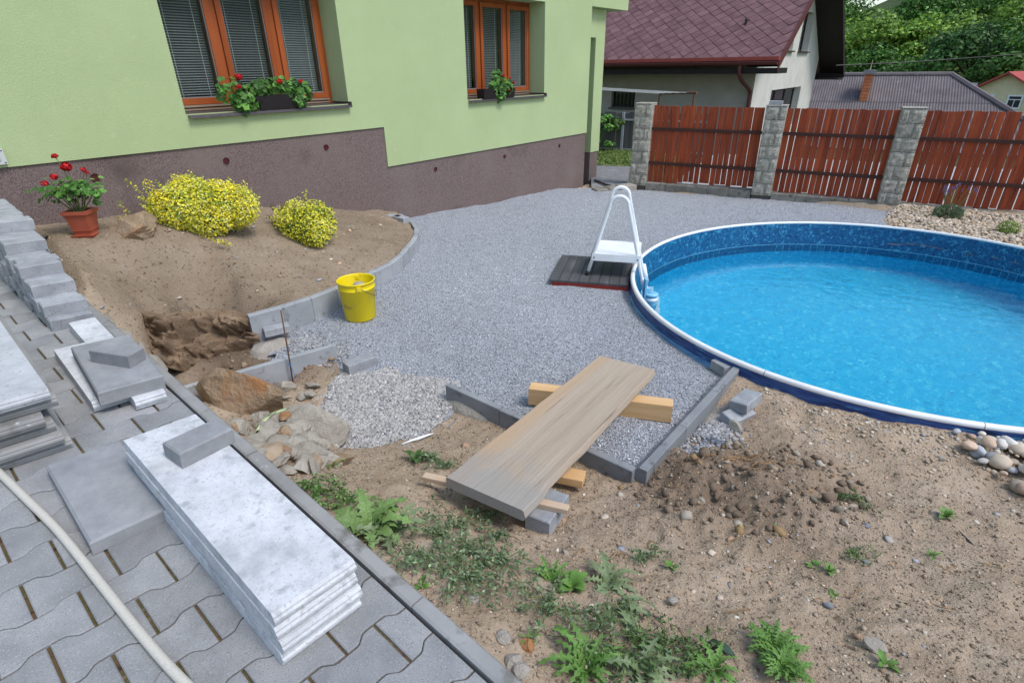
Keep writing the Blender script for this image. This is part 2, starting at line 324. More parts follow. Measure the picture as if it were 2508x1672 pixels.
def glassy(name, tint, ior=1.45, gloss=.03, bump=0., bscale=20.):
    m = bpy.data.materials.new(name); m.use_nodes = True; t = m.node_tree; N = t.nodes; L = t.links; N.remove(N['Principled BSDF'])
    tr = N.new('ShaderNodeBsdfTransparent'); tr.inputs[0].default_value = (*tint, 1)
    gl = N.new('ShaderNodeBsdfGlossy'); gl.inputs['Roughness'].default_value = gloss
    fr = N.new('ShaderNodeLayerWeight'); fr.inputs['Blend'].default_value = .5; mx = N.new('ShaderNodeMixShader'); pw_ = N.new('ShaderNodeMath'); pw_.operation = 'POWER'; pw_.inputs[1].default_value = 3.2
    mr = N.new('ShaderNodeMapRange'); mr.inputs[3].default_value = (ior-1)**2/(ior+1)**2; mr.inputs[4].default_value = .9; L.new(fr.outputs['Facing'], pw_.inputs[0]); L.new(pw_.outputs[0], mr.inputs[0])
    L.new(mr.outputs[0], mx.inputs[0]); L.new(tr.outputs[0], mx.inputs[1]); L.new(gl.outputs[0], mx.inputs[2]); L.new(mx.outputs[0], N['Material Output'].inputs[0])
    if bump:
        tc = N.new('ShaderNodeTexCoord'); n = N.new('ShaderNodeTexNoise'); n.inputs['Scale'].default_value = bscale; n.inputs['Detail'].default_value = 3
        L.new(tc.outputs['Object'], n.inputs['Vector']); b = N.new('ShaderNodeBump'); b.inputs['Strength'].default_value = bump; b.inputs['Distance'].default_value = .02
        L.new(n.outputs[0], b.inputs['Height']); L.new(b.outputs[0], fr.inputs['Normal']); L.new(b.outputs[0], gl.inputs['Normal'])
    return m
m_glass = glassy('window_glass', (.86, .9, .9), 1.9, .01)
m_dglass = glassy('dark_window_glass', (.30, .32, .33), 1.9, .02)
m_water = bpy.data.materials.new('pool_water'); m_water.use_nodes = True; t_ = m_water.node_tree; t_.nodes.remove(t_.nodes['Principled BSDF'])
g_ = t_.nodes.new('ShaderNodeBsdfGlass'); g_.inputs['IOR'].default_value = 1.33; g_.inputs['Roughness'].default_value = .0; g_.inputs['Color'].default_value = (.80, .97, 1., 1)
tc = t_.nodes.new('ShaderNodeTexCoord'); n_ = t_.nodes.new('ShaderNodeTexNoise'); n_.inputs['Scale'].default_value = 7; n_.inputs['Detail'].default_value = 4; n_.inputs['Distortion'].default_value = .6; t_.links.new(tc.outputs['Object'], n_.inputs['Vector'])
b_ = t_.nodes.new('ShaderNodeBump'); b_.inputs['Strength'].default_value = .22; b_.inputs['Distance'].default_value = .03; t_.links.new(n_.outputs[0], b_.inputs['Height']); t_.links.new(b_.outputs[0], g_.inputs['Normal']); t_.links.new(g_.outputs[0], t_.nodes['Material Output'].inputs[0])
def liner(name, c0, c1, c2, stripes=False):
    """printed pool liner: flecked mosaic print, optional pale seam lines below the water line"""
    m = bpy.data.materials.new(name); m.use_nodes = True; t = m.node_tree; N = t.nodes; L = t.links; p = N['Principled BSDF']
    p.inputs['Roughness'].default_value = .45
    tc = N.new('ShaderNodeTexCoord'); v = N.new('ShaderNodeTexVoronoi'); v.feature = 'F1'; v.inputs['Scale'].default_value = 42
    n0 = N.new('ShaderNodeTexNoise'); n0.inputs['Scale'].default_value = 26; n0.inputs['Detail'].default_value = 4; n0.inputs['Distortion'].default_value = 1.2
    L.new(tc.outputs['Object'], n0.inputs['Vector']); L.new(tc.outputs['Object'], v.inputs['Vector'])
    r = N.new('ShaderNodeValToRGB'); e = r.color_ramp.elements; e.new(.5); e.new(.66)
    for el, (q, c) in zip(e, ((.34, c0), (.48, c1), (.55, c1), (.66, c2))): el.position = q; el.color = (*c, 1)
    L.new(n0.outputs[0], r.inputs[0])
    c = r.outputs[0]
    if stripes:
        at_ = N.new('ShaderNodeAttribute'); at_.attribute_name = 'Col'; x = N.new('ShaderNodeMix'); x.data_type = 'RGBA'
        L.new(at_.outputs['Color'], x.inputs[0]); L.new(c, x.inputs[6]); x.inputs[7].default_value = (.20, .55, .72, 1); c = x.outputs[2]
    L.new(c, p.inputs['Base Color']); return m
m_lwall_shaded = liner('pool_liner_wall_shaded', (.002, .050, .14), (.006, .10, .245), (.07, .34, .50))  # same liner as the floor, shade painted in as a darker blue
m_lfloor_lit = liner('pool_liner_floor_lit', (.0, .42, .70), (.0, .58, .86), (.20, .84, .95))  # brighter copy of the liner: sky light put into the colour
m_lsub_shaded = liner('pool_liner_below_water_shaded', (.0, .30, .55), (.0, .44, .72), (.16, .70, .85))  # in-between copy of the liner with milder painted shade
m_lstripe = flat('pale_liner_seam', (.22, .55, .72), rough=.5)
m_lout = M('outer_pool_foil', [(.012, .02, .06), (.03, .075, .24), (.06, .12, .26)], scale=6, rough=.45, stretch=(1, 1, 7), spots=((.07, .30, .52), 5, .62, .08))

def spline(P, n=6):
    P = [np.array(p, float) for p in P]; out = []
    for i in range(len(P)-1):
        p0, p1, p2, p3 = P[max(i-1, 0)], P[i], P[i+1], P[min(i+2, len(P)-1)]
        for k in range(n):
            t = k/n; out.append(.5*((2*p1)+(-p0+p2)*t+(2*p0-5*p1+4*p2-p3)*t*t+(-p0+3*p1-3*p2+p3)*t**3))
    return out+[P[-1]]

# ================================================================== GROUND
# frame of the sloping paved yard: s across the paver rows' run, t along the kerb
PZ, PA, PB = .559, -.079, -.010
TH = .862
def pave_z(x, y): return PZ+PA*x+PB*y
_r = np.array([math.cos(TH), math.sin(TH)]); _c = np.array([_r[1], -_r[0]])
E_S = np.array([*_r, PA*_r[0]+PB*_r[1]]); E_S /= np.linalg.norm(E_S)
E_T = np.array([*_c, PA*_c[0]+PB*_c[1]]); E_T -= E_S*(E_S@E_T); E_T /= np.linalg.norm(E_T)
E_N = np.cross(E_T, E_S); E_N = (E_N if E_N[2] > 0 else -E_N)/np.linalg.norm(E_N)
def pv(s, t, h=0.): return np.array([0, 0, PZ])+s*E_S+t*E_T+h*E_N
def pmat(s, t, h=0., rot=0.):
    """frame on the paving: local x along +s, local y along -t, z up from the paving"""
    a = E_S*math.cos(rot)+(-E_T)*math.sin(rot)
    return frame(pv(s, t, h), a, E_N)
S_IN, S_OUT = .640, .695

# pool
PC = np.array([3.399, 4.611]); PRA, PRB, PANG = 2.33, 2.204, R_(31.5)
pu1 = np.array([math.cos(PANG), math.sin(PANG)]); pu2 = np.array([-pu1[1], pu1[0]])
RIM, WATER, PFLOOR = .217, -.062, -.90
def pool_pt(a, off=0.): return PC+(PRA+off)*math.cos(a)*pu1+(PRB+off)*math.sin(a)*pu2
def pool_q(x, y, off=0.):
    dx, dy = x-PC[0], y-PC[1]
    return np.sqrt(((dx*pu1[0]+dy*pu1[1])/(PRA+off))**2+((dx*pu2[0]+dy*pu2[1])/(PRB+off))**2)

def tps(pts):
    P = np.array(pts, float); n = len(P); d = np.linalg.norm(P[:, None, :2]-P[None, :, :2], axis=2)
    K = np.where(d > 0, d*d*np.log(d+1e-12), 0)+np.eye(n)*.02; Q = np.c_[np.ones(n), P[:, :2]]
    A = np.block([[K, Q], [Q.T, np.zeros((3, 3))]]); w = np.linalg.solve(A, np.r_[P[:, 2], 0, 0, 0])
    def f(x, y):
        sh = np.shape(x); x = np.ravel(x); y = np.ravel(y); out = w[n]+w[n+1]*x+w[n+2]*y
        for i in range(n):
            r2 = (x-P[i, 0])**2+(y-P[i, 1])**2; out = out+w[i]*.5*r2*np.log(r2+1e-12)
        return out.reshape(sh)
    return f
def poly_sd(poly, x, y):
    """signed distance to a polygon, negative inside"""
    P = np.array(poly, float)[:, :2]; n = len(P); d = np.full(np.shape(x), 1e9); ins = np.zeros(np.shape(x), bool)
    for i in range(n):
        a, b = P[i], P[(i+1) % n]; e = b-a; wx, wy = x-a[0], y-a[1]
        k = np.clip((wx*e[0]+wy*e[1])/max(1e-12, e@e), 0, 1); d = np.minimum(d, np.hypot(wx-e[0]*k, wy-e[1]*k))
        c = (a[1] > y) != (b[1] > y)
        if abs(e[1]) > 1e-12: ins ^= c & (x < e[0]*(y-a[1])/e[1]+a[0])
    return np.where(ins, -d, d)

CURVE = np.array([(-2.04, 3.92), (-1.79, 4.14), (-1.60, 4.37), (-1.40, 4.72), (-1.28, 4.98), (-1.17, 5.20), (-1.11, 5.46), (-1.08, 5.79), (-1.05, 6.13), (-1.10, 6.51), (-1.22, 6.86), (-1.42, 7.20)])
KTOP = .175
KC = at(1463, 1066, KTOP); KE = at(1693, 823, KTOP); KL = at(1036, 877, KTOP)
SL0, SL1 = at(765, 786, .185), at(415, 884, .185)
gravel_pts = [(.86, 10.1, .03), (-1.34, 7.45, .20), (-.43, 8.5, .12), (1.43, 10.4, .0), (6.0, 8.6, -.07), (4, 9.6, -.07), (2.4, 10.4, -.05), (.3, 5.0, .105), (-1.29, 4.31, .10), (-.9, 5.6, .14),
              (-1.7, 4.0, .07), (.6, 2.9, .105), (.63, 2.35, .10), (1.5, 3.2, .09), (-.3, 3.2, .085), (-.7, 3.1, .05), (-1.1, 3.4, .05), (1.0, 4.2, .10), (1.5, 7, .10), (3.4, 7.2, .09), (-.95, 2.75, .03), (-.5, 2.7, .01), (5, 8, .05)]
z_gravel = tps(gravel_pts)
def ctrl(L): return [tuple(at(x, y, z)) for x, y, z in L]
soil_pts = ctrl([
    # mound along the wall and bank
    (890, 482, .37), (760, 478, .56), (600, 470, .74), (430, 478, .80), (250, 495, .88), (120, 510, .92), (60, 540, .93),
    (940, 512, .30), (955, 560, .285), (915, 610, .27), (860, 650, .265), (760, 690, .26), (680, 702, .27), (600, 722, .25),
    (800, 540, .47), (680, 580, .50), (500, 580, .63), (330, 570, .78), (200, 590, .79), (550, 640, .50), (400, 640, .62), (270, 650, .69), (700, 640, .38), (620, 690, .36),
    (330, 715, .50), (440, 690, .50), (530, 700, .40),
    # dug-out bank and hole
    (390, 790, .16), (450, 760, .13), (500, 800, .03), (545, 785, .0), (582, 760, .06), (600, 770, .05), (400, 725, .44), (470, 725, .34), (530, 728, .27), (470, 850, -.01), (430, 872, .0), (560, 830, .03), (610, 800, .08), (640, 820, .04), (330, 770, .42), (370, 840, .20),
    # in front of the single slab
    (700, 868, .03), (790, 850, .06), (640, 885, .0), (560, 905, -.02), (740, 890, .05),
    (470, 920, .15), (560, 1000, .26), (640, 1000, .20), (700, 960, .10), (740, 1010, .16), (640, 1075, .36), (740, 1060, .28), (690, 1110, .44),
    (850, 1040, .13), (960, 1000, .06), (1035, 965, .045), (1110, 965, .05), (1180, 985, .06), (900, 1060, .20), (850, 1120, .32), (1000, 1060, .16), (1100, 1060, .13),
    (780, 1180, .47), (900, 1180, .36), (1000, 1150, .26), (1120, 1190, .24), (1240, 1215, .20), (1230, 1080, .12), (1350, 1090, .07), (1460, 1110, .055),
    (830, 1245, .52), (960, 1340, .51), (1100, 1450, .505), (1200, 1560, .50), (1000, 1260, .42), (1150, 1300, .38), (1300, 1300, .31), (1250, 1450, .42), (1350, 1550, .45), (1500, 1450, .37),
    (1500, 1200, .17), (1600, 1120, .10), (1540, 1060, .06), (1640, 980, .05), (1740, 890, .125), (1850, 925, .14), (2000, 968, .15), (2150, 1000, .15), (2352, 1030, .155), (1800, 1000, .11), (1950, 1100, .14), (2150, 1130, .16), (2352, 1150, .17),
    (1700, 1250, .20), (1900, 1250, .21), (2150, 1270, .24), (2352, 1300, .26), (1650, 1400, .32), (1850, 1420, .33), (2100, 1430, .35), (2352, 1450, .37), (1700, 1550, .42), (2000, 1550, .42), (2352, 1568, .44)])
soil_pts += [(5.5, 1.5, .2), (5.5, 3, .12), (7, 5, .05), (6.3, 8.2, .02), (7.5, 7.5, .03), (9, 6, .05), (-1.5, 9, -.1), (0, 11, -.1), (3, 12, -.1), (.3, .2, .5), (3, .3, .45)]
_zs = tps(soil_pts)
CPTS = [pv(S_OUT, t) for t in (-.2, -6.)]
curve_out = [np.array(p) for p in CURVE]
def offs(P, d):
    out = []
    for i in range(len(P)):
        t = np.array(P[min(i+1, len(P)-1)])-np.array(P[max(i-1, 0)]); t = t/np.linalg.norm(t); out.append(np.array(P[i])+d*np.array([-t[1], t[0]]))
    return out
curve_mid = offs(CURVE, .03)
GPOLY = [tuple(p) for p in curve_mid[::-1]]+[tuple(at(600, 800, .06)[:2]), tuple(at(655, 822, .05)[:2]), tuple(SL0[:2]), tuple(at(790, 850, .05)[:2]), tuple(at(760, 890, .05)[:2]), tuple(at(735, 960, .06)[:2]), tuple(at(745, 1005, .05)[:2]), tuple(at(800, 1035, .05)[:2]),
         tuple(at(930, 1012, .04)[:2]), tuple(at(1028, 960, .05)[:2]), tuple(KL[:2]), tuple(KC[:2]), tuple(KE[:2]), tuple(at(1730, 850, .1)[:2]), (2.6, 3.6), (4.5, 6.3),
         tuple(at(2025, 512, 0)[:2]), tuple(at(2062, 478, 0)[:2]), tuple(at(1760, 452, -.03)[:2]), tuple(at(1470, 432, -.02)[:2]), tuple(at(1290, 434, .0)[:2]), (.8, 10.25), (-1.75, 7.05)]
def gnat(x, y):
    """distance outside the gravel outline, with a ragged edge"""
    return poly_sd(GPOLY, x, y)
HEAP = at(1690, 1120, .12)
def z_soil(x, y, detail=True):
    z = _zs(x, y)
    hx, hy = x-HEAP[0], y-HEAP[1]; hr = np.hypot(hx*.9+hy*.35, hy*1.0-hx*.25)/.46
    z = z+.13*np.exp(-hr**2*1.6)
    if detail:
        hole = np.exp(-(((x+1.95)/.55)**2+((y-3.55)/.5)**2)); loose = np.clip(np.exp(-hr**2*1.2)+hole, 0, 1)
        z = z+fbm(x, y, 1.1, 3, 3)*.035+fbm(x, y, 6, 4, 11)*.036*(1+loose*1.6)+fbm(x, y, 28, 3, 21)*.009*(1+loose*2.5)
    # keep the soil under the paving and its kerb
    s = x*_r[0]+y*_r[1]; pz = pave_z(x, y)
    z = np.where(s < S_OUT+.0, np.minimum(z, pz-.075), z); z = np.minimum(z, pz-.012+np.clip(s-S_OUT-.02, 0, 9)*.9)
    return z
BTOP = [(322, 712, .53), (380, 716, .48), (450, 706, .415), (520, 708, .345), (565, 722, .275), (592, 742, .20)]
BBOT = [(352, 832, .26), (410, 848, .10), (455, 850, .0), (510, 828, -.01), (560, 806, .01), (604, 792, .04)]
BPOLY = [tuple(at(*p)[:2]) for p in BTOP]+[tuple(at(*p)[:2]) for p in BBOT[::-1]]
HPOLY = [tuple(at(*p)[:2]) for p in BTOP]+[tuple(at(606, 792, .04)[:2]), tuple(at(650, 812, .03)[:2]), tuple((SL0*.85+SL1*.15)[:2]), tuple(SL1[:2]), tuple(at(408, 868, .08)[:2]), tuple(at(352, 832, .26)[:2])]
def soil_final(x, y, detail=True):
    z = z_soil(x, y, detail); k = np.clip(.05-poly_sd(HPOLY, x, y)/.05, 0, 1); z = z*(1-k)+np.minimum(z, .02+fbm(x, y, 5, 4, 61)*.07+fbm(x, y, 22, 3, 63)*.02)*k; nw = np.clip(1.35-np.hypot(x+.75, y-2.75)/.8, 0, 1); d = gnat(x, y)+fbm(x, y, 9, 3, 77)*.05*nw
    k = np.clip((-d+.022)/.028, 0, 1)
    return np.where(k > 0, z*(1-k)+np.minimum(z, z_gravel(x, y)-.09)*k, z)

# soil sheet on a fan of rings: fine near the viewer, coarser far off
ang = np.radians(np.arange(-62, 66, .30)); rad = [.35]
while rad[-1] < 12.5: rad.append(rad[-1]*1.0062+.0015)
rad = np.array(rad); AA, RR = np.meshgrid(ang, rad); GX, GY = RR*np.sin(AA), RR*np.cos(AA)
GZ = soil_final(GX, GY); nr, na = GX.shape
idx = np.arange(nr*na).reshape(nr, na); F = np.stack([idx[:-1, :-1], idx[:-1, 1:], idx[1:, 1:], idx[1:, :-1]], 2).reshape(-1, 4)
cx, cy = (GX[:-1, :-1]+GX[1:, 1:])/2, (GY[:-1, :-1]+GY[1:, 1:])/2
_wd = np.array([math.sin(R_(39.007)), math.cos(R_(39.007))]); _wn = np.array([_wd[1], -_wd[0]]); HC = np.array([1.43, 10.81])
sfr = cx*_r[0]+cy*_r[1]; wallside = (cx-HC[0])*_wn[0]+(cy-HC[1])*_wn[1]
_fd = np.array([-.87468739, .4846875]); _fn = np.array([.4846875, .87468739]); FC = np.array([6.01507772, 8.51246579])
fside = (cx-FC[0])*_fn[0]+(cy-FC[1])*_fn[1]
keep = (pool_q(cx, cy, -.03) > 1) & (sfr > S_IN+.02) & (wallside > -.1) & (gnat(cx, cy) > -.12) & (fside < .2)
F = F[keep.reshape(-1)]
fx, fy = GX.ravel(), GY.ravel()
hx, hy = fx-HEAP[0], fy-HEAP[1]
damp = np.clip(np.exp(-((hx/.5)**2+(hy/.42)**2)*1.0)*1.25+np.exp(-(((fx+1.95)/.62)**2+((fy-3.72)/.36)**2))*1.15+np.clip((fx-2.2)/1.5, 0, .35)*np.clip((2.9-fy)/.8, 0, 1)*np.clip((fy-1.6)/.5, 0, 1), 0, 1)
damp = np.clip(damp+fbm(fx, fy, 2.2, 4, 55)*.5*(.12+damp), 0, 1)
fine = np.clip(.5+fbm(fx, fy, 1.6, 3, 91)*.8, 0, 1)
SCOL = (np.array([1.0, 1.0, 1.0])*(1-damp[:, None])+np.array([.58, .55, .54])*damp[:, None])*(1.06-.18*fine[:, None])*(1-.30*np.clip((fy-3.2)/.6, 0, 1)*(fx < -.3))[:, None]
soil = link('soil', mesh('soil', np.stack([fx, fy, GZ.ravel()], 1), F, m_soil, True, SCOL)); tag(soil, kind='structure')

# gravel sheet
gx, gy = np.arange(-2.4, 6.6, .035), np.arange(2.1, 10.9, .035); GX2, GY2 = np.meshgrid(gx, gy)
GD = gnat(GX2, GY2)
GZ2 = z_gravel(GX2, GY2)+fbm(GX2, GY2, 1.7, 3, 41)*.022+fbm(GX2, GY2, 9, 3, 43)*.012-np.clip(GD, 0, 1)*.5
n1, n2 = GX2.shape; idx = np.arange(n1*n2).reshape(n1, n2); F = np.stack([idx[:-1, :-1], idx[:-1, 1:], idx[1:, 1:], idx[1:, :-1]], 2).reshape(-1, 4)
cx, cy = GX2[:-1, :-1]+.0175, GY2[:-1, :-1]+.0175
kmask = ((cx-KC[0])*(KE[1]-KC[1])-(cy-KC[1])*(KE[0]-KC[0]) < .0) & ((cx-KC[0])*(KC[1]-KL[1])-(cy-KC[1])*(KC[0]-KL[0]) < .0) | (gnat(cx, cy) < 0)
keep = (pool_q(cx, cy, 0) > 1) & (gnat(cx, cy) < .10) & ((cx-HC[0])*_wn[0]+(cy-HC[1])*_wn[1] > -.05)
keep &= (gnat(cx, cy) < .012) | (np.hypot(cx+.9, cy-3.1) < 1.1) | (cy > 8)
F = F[keep.reshape(-1)]
gravel = link('gravel_bed', mesh('gravel_bed', np.stack([GX2.ravel(), GY2.ravel(), GZ2.ravel()], 1), F, m_gravel, True)); tag(gravel, kind='structure')
def zg(x, y): return z_gravel(x, y)+fbm(x, y, 1.7, 3, 41)*.022+fbm(x, y, 9, 3, 43)*.012-np.clip(gnat(x, y), 0, 1)*.5
def scat(n, x0, x1, y0, y1, near=0.):
    """random ground points, denser towards the viewer"""
    x = rng.uniform(x0, x1, n); y = rng.uniform(y0, y1, n)
    if near: k = rng.uniform(0, 1, n) < np.clip((near/np.hypot(x, y))**1.6, 0, 1); x, y = x[k], y[k]
    return x, y
COARSE = [at(*p, .05)[:2] for p in ((745, 905), (800, 860), (870, 850), (1030, 895), (1028, 965), (950, 1015), (800, 1045), (735, 1010))]
x, y = scat(400000, -2.3, 6.3, 2.1, 10.8, 3.6); k = (gnat(x, y) < -.015) & (pool_q(x, y, .03) > 1) & (poly_sd(COARSE, x, y) > -.03+fbm(x, y, 5, 2, 8)*.15); x, y = x[k], y[k]
GREY = [(.22, .225, .24), (.42, .435, .465), (.54, .56, .595), (.66, .68, .71), (.46, .44, .45)]
o = stones('gravel', np.stack([x, y, zg(x, y)], 1), rng.uniform(.006, .0125, len(x)), palette(len(x), GREY, (1.5, 3, 3, 1.2, .6))*(.88+.5*np.clip(fbm(x, y, .9, 4, 71)+.25, 0, .6))[:, None], m_stone); tag(o, kind='stuff')
x, y = scat(30000, -1.6, .0, 2.5, 3.9); k = (poly_sd(COARSE, x, y) < .02+fbm(x, y, 5, 2, 8)*.12) & (gnat(x, y) < .12); x, y = x[k], y[k]
zz = np.maximum(zg(x, y), soil_final(x, y)-.01)
o = stones('coarse_gravel', np.stack([x, y, zz], 1), rng.uniform(.011, .023, len(x)), palette(len(x), [(.38, .36, .345), (.44, .42, .40), (.33, .32, .315), (.50, .48, .46)], v=.12), m_stone, level=1, jit=.16); tag(o, kind='stuff')
# gravel drifts on both sides of the kerb corner and at the end of the curved kerb
P = []
for (px, py, r0, n) in ((1635, 1000, .13, 700), (1600, 1050, .08, 250), (700, 790, .13, 700), (760, 815, .14, 500)):
    c = at(px, py, .06); P.append(c[:2]+rng.normal(0, r0*.55, (n, 2)))
P = np.concatenate(P); zz = np.maximum(soil_final(P[:, 0], P[:, 1]), np.where(gnat(P[:, 0], P[:, 1]) < 0, zg(P[:, 0], P[:, 1]), -1))
o = stones('spilt_gravel', np.c_[P, zz], rng.uniform(.012, .026, len(P)), palette(len(P), [(.33, .33, .33), (.40, .395, .39), (.26, .265, .28)], v=.16), m_stone, level=1, jit=.16); tag(o, kind='stuff')

# soil crumbs and pebbles
def on_soil(x, y): return (gnat(x, y) > .0) & (pool_q(x, y, .04) > 1) & (x*_r[0]+y*_r[1] > S_OUT+.03) & ((x-HC[0])*_wn[0]+(y-HC[1])*_wn[1] > .03)
BROWN = [(.25, .185, .125), (.35, .265, .185), (.43, .34, .25), (.53, .46, .38), (.30, .23, .165)]
x, y = scat(190000, -4.2, 5.2, .6, 7.4, 2.4); k = on_soil(x, y); x, y = x[k], y[k]
o = stones('soil_crumbs', np.stack([x, y, soil_final(x, y)], 1), rng.uniform(.004, .011, len(x))*np.where(rng.random(len(x)) < .06, 1.9, 1), palette(len(x), BROWN, (2, 3, 3, .7, 1)), m_stone); tag(o, kind='stuff')
PEB = [(.50, .42, .33), (.38, .30, .22), (.60, .56, .50), (.33, .34, .37), (.46, .30, .20), (.27, .21, .16)]
def pebbles(name, x, y, s, cols, level=2, flat=.55, jit=.07, smooth=True, z=None, sink=.3):
    o = stones(name, np.stack([x, y, soil_final(x, y) if z is None else z], 1), s, cols, m_stone, flat, level, jit, smooth, sink=sink); return tag(o, kind='stuff')
x, y = scat(5200, -3.8, 4.6, .7, 6.8); w = .14+.9*np.exp(-((x-.85)**2+(y-1.5)**2)/.5)+.8*np.exp(-((x-2.5)**2+(y-2)**2)/.5)+.6*np.exp(-((x+2.1)**2+(y-4.9)**2)/1.4); k = on_soil(x, y) & (rng.random(len(x)) < w); x, y = x[k], y[k]
pebbles('pebbles', x, y, rng.gamma(2.4, .0065, len(x)).clip(.007, .042), palette(len(x), PEB, v=.18), 1, .42, .2, False, sink=.36)
# clods and stones of the dug heap
n = 520; a = rng.uniform(0, 6.28, n); r0 = np.sqrt(rng.random(n)); x = HEAP[0]+.60*r0*np.cos(a)+.02; y = HEAP[1]+.42*r0*np.sin(a)-.02*np.cos(a); k = on_soil(x, y); x, y = x[k], y[k]
pebbles('heap_clods', x, y, rng.gamma(1.5, .010, len(x)).clip(.008, .060), palette(len(x), [(.17, .125, .09), (.21, .155, .11), (.33, .22, .11), (.30, .25, .19), (.42, .37, .30)], (4, 4, .6, 1, .7), .13), 1, .8, .24, False)
n = 110; x = rng.normal(-1.85, .30, n); y = rng.normal(3.62, .14, n); k = on_soil(x, y); x, y = x[k], y[k]
pebbles('bank_clods', x, y, rng.gamma(1.6, .011, len(x)).clip(.010, .06), palette(len(x), [(.20, .145, .10), (.25, .185, .13), (.30, .22, .155)], v=.14), 1, .8, .24, False)
def bank():
    """dug-out face of the bed: an uneven, partly overhanging wall of damp soil"""
    top = spline([at(*p) for p in BTOP], 16)
    bot = spline([at(*p) for p in BBOT], 16)
    n, m = len(top), 54; T, Bt = np.array(top), np.array(bot); u = np.linspace(0, 1, n)[:, None]; v = np.linspace(0, 1, m)[None, :]
    P = T[:, None]*(1-v[..., None])+Bt[:, None]*v[..., None]
    d = Bt-T; h = d/np.linalg.norm(d, axis=1, keepdims=True); out = np.stack([h[:, 0], h[:, 1], np.full(n, .35)], 1); out /= np.linalg.norm(out, axis=1, keepdims=True)
    U, V = u*1.15+0*v, v*.62+0*u
    a = np.abs(fbm(U, V, 5.5, 3, 301))*.26+fbm(U, V, 12, 4, 305)*.085+fbm(U, V, 40, 3, 309)*.03+.055*np.clip(1-np.abs(v-.22)/.2, 0, 1)-.06*np.clip(1-np.abs(v-.5)/.22, 0, 1)
    env = np.minimum(1, np.minimum(v/.10, (1-v)/.10))*np.minimum(1, np.minimum(u/.06, (1-u)/.06))
    P = P+out[:, None]*((a-.01)*env-.05*(1-env))[..., None]
    idx = np.arange(n*m).reshape(n, m); F = np.stack([idx[:-1, :-1], idx[:-1, 1:], idx[1:, 1:], idx[1:, :-1]], 2).reshape(-1, 4)
    c = (np.array([.60, .545, .50])[None]*(1+.5*fbm(U, V, 7, 3, 320)).reshape(-1, 1)).clip(.2, 1)
    tag(link('cut_bank', mesh('cut_bank', P.reshape(-1, 3), F, m_soil, True, c)), kind='structure')
# fine pebble strip along the pool and the two heaps of river stones
x, y = scat(9000, 1.6, 4.6, 1.6, 3.4); q = pool_q(x, y); k = on_soil(x, y) & (q > 1.015) & (rng.random(len(x)) < np.exp(-(q-1.0)*9)*1.0); x, y = x[k], y[k]
pebbles('pool_edge_pebbles', x, y, rng.uniform(.010, .024, len(x)), palette(len(x), [(.46, .36, .25), (.36, .28, .19), (.55, .48, .38), (.40, .38, .35)], v=.18), 1, .6, .12)
RIV = [(.56, .46, .35), (.62, .55, .46), (.45, .37, .29), (.66, .62, .56), (.42, .42, .43), (.58, .42, .31)]
c0 = at(2375, 1045, .13); P = []
while len(P) < 520:
    p = c0[:2]+np.array([rng.uniform(-.36, 1.4), rng.uniform(-.55, .32)])
    if pool_q(p[0], p[1]) > 1.02 and p[0] > c0[0]-.30-.35*(c0[1]+.2-p[1])+rng.normal(0, .05): P.append(p)
P = np.array(P); zz = soil_final(P[:, 0], P[:, 1])+rng.uniform(0, .03, len(P))
pebbles('river_stones', P[:, 0], P[:, 1], rng.gamma(6, .0085, len(P)).clip(.025, .085), palette(len(P), RIV, v=.14), 2, .6, .06, True, zz, .2)
BED = [tuple(at(*p, 0.)[:2]) for p in ((2025, 514), (2062, 474), (2352, 505))]+[(9.5, 6.5), (9.5, 4), (5.3, 5.5)]
x, y = scat(26000, 3.8, 9.2, 4.0, 9.0); k = (poly_sd(BED, x, y) < .0) & (pool_q(x, y, .03) > 1); x, y = x[k], y[k]
pebbles('beige_stone_bed', x, y, rng.uniform(.028, .058, len(x)), palette(len(x), [(.50, .38, .26), (.56, .45, .33), (.40, .30, .21), (.60, .52, .42), (.44, .37, .30)], v=.14), 1, .6, .12, False, np.full(len(x), .035)+fbm(x, y, 1.3, 2, 5)*.03, .2)
bx, by = np.meshgrid(np.arange(3.9, 9.4, .06), np.arange(3.6, 9.0, .06)); n1, n2 = bx.shape; idx = np.arange(n1*n2).reshape(n1, n2)
F = np.stack([idx[:-1, :-1], idx[:-1, 1:], idx[1:, 1:], idx[1:, :-1]], 2).reshape(-1, 4); k = (poly_sd(BED, bx+.03, by+.03) < .03) & (pool_q(bx+.03, by+.03) > 1.0)
o = link('stone_bed_base', mesh('stone_bed_base', np.stack([bx.ravel(), by.ravel(), np.full(bx.size, .02)], 1), F[k[:-1, :-1].ravel()], m_soil, False, np.full((bx.size, 3), .8))); tag(o, kind='structure')

# far ground: one sheet out to the horizon, lower than the yard, and the wooded hill
V = []; F = []; gxs = np.concatenate([np.arange(-30, 60, 3.), np.arange(60, 400, 20.)]); gys = np.concatenate([np.arange(-30, 60, 3.), np.arange(60, 500, 20.)])
def z_far(x, y):
    dy = (x-1.5)*_fn[0]+(y-11.)*_fn[1]
    drop = -.35-np.clip((dy-1)/16, 0, 1)*1.6-np.clip((dy-18)/20, 0, 1)*2.2
    drop = np.where((dy < -.4) & (x > -8), -1.7, drop)
    rr = np.hypot(x, y); az = np.degrees(np.arctan2(x, y)); dip = 1-.42*np.exp(-((az-math.degrees(math.atan2(*ray(2020, 20)[:2])))/1.1)**2)*np.clip((rr-75)/20, 0, 1)
    hill = np.clip((rr-62)/90, 0, 1.6)**1.15*(17+np.clip((az-33.5)/12, -.5, 2.2)*13)*dip
    return drop+hill
GXf, GYf = np.meshgrid(gxs, gys); Zf = z_far(GXf, GYf); n1, n2 = GXf.shape; idx = np.arange(n1*n2).reshape(n1, n2)
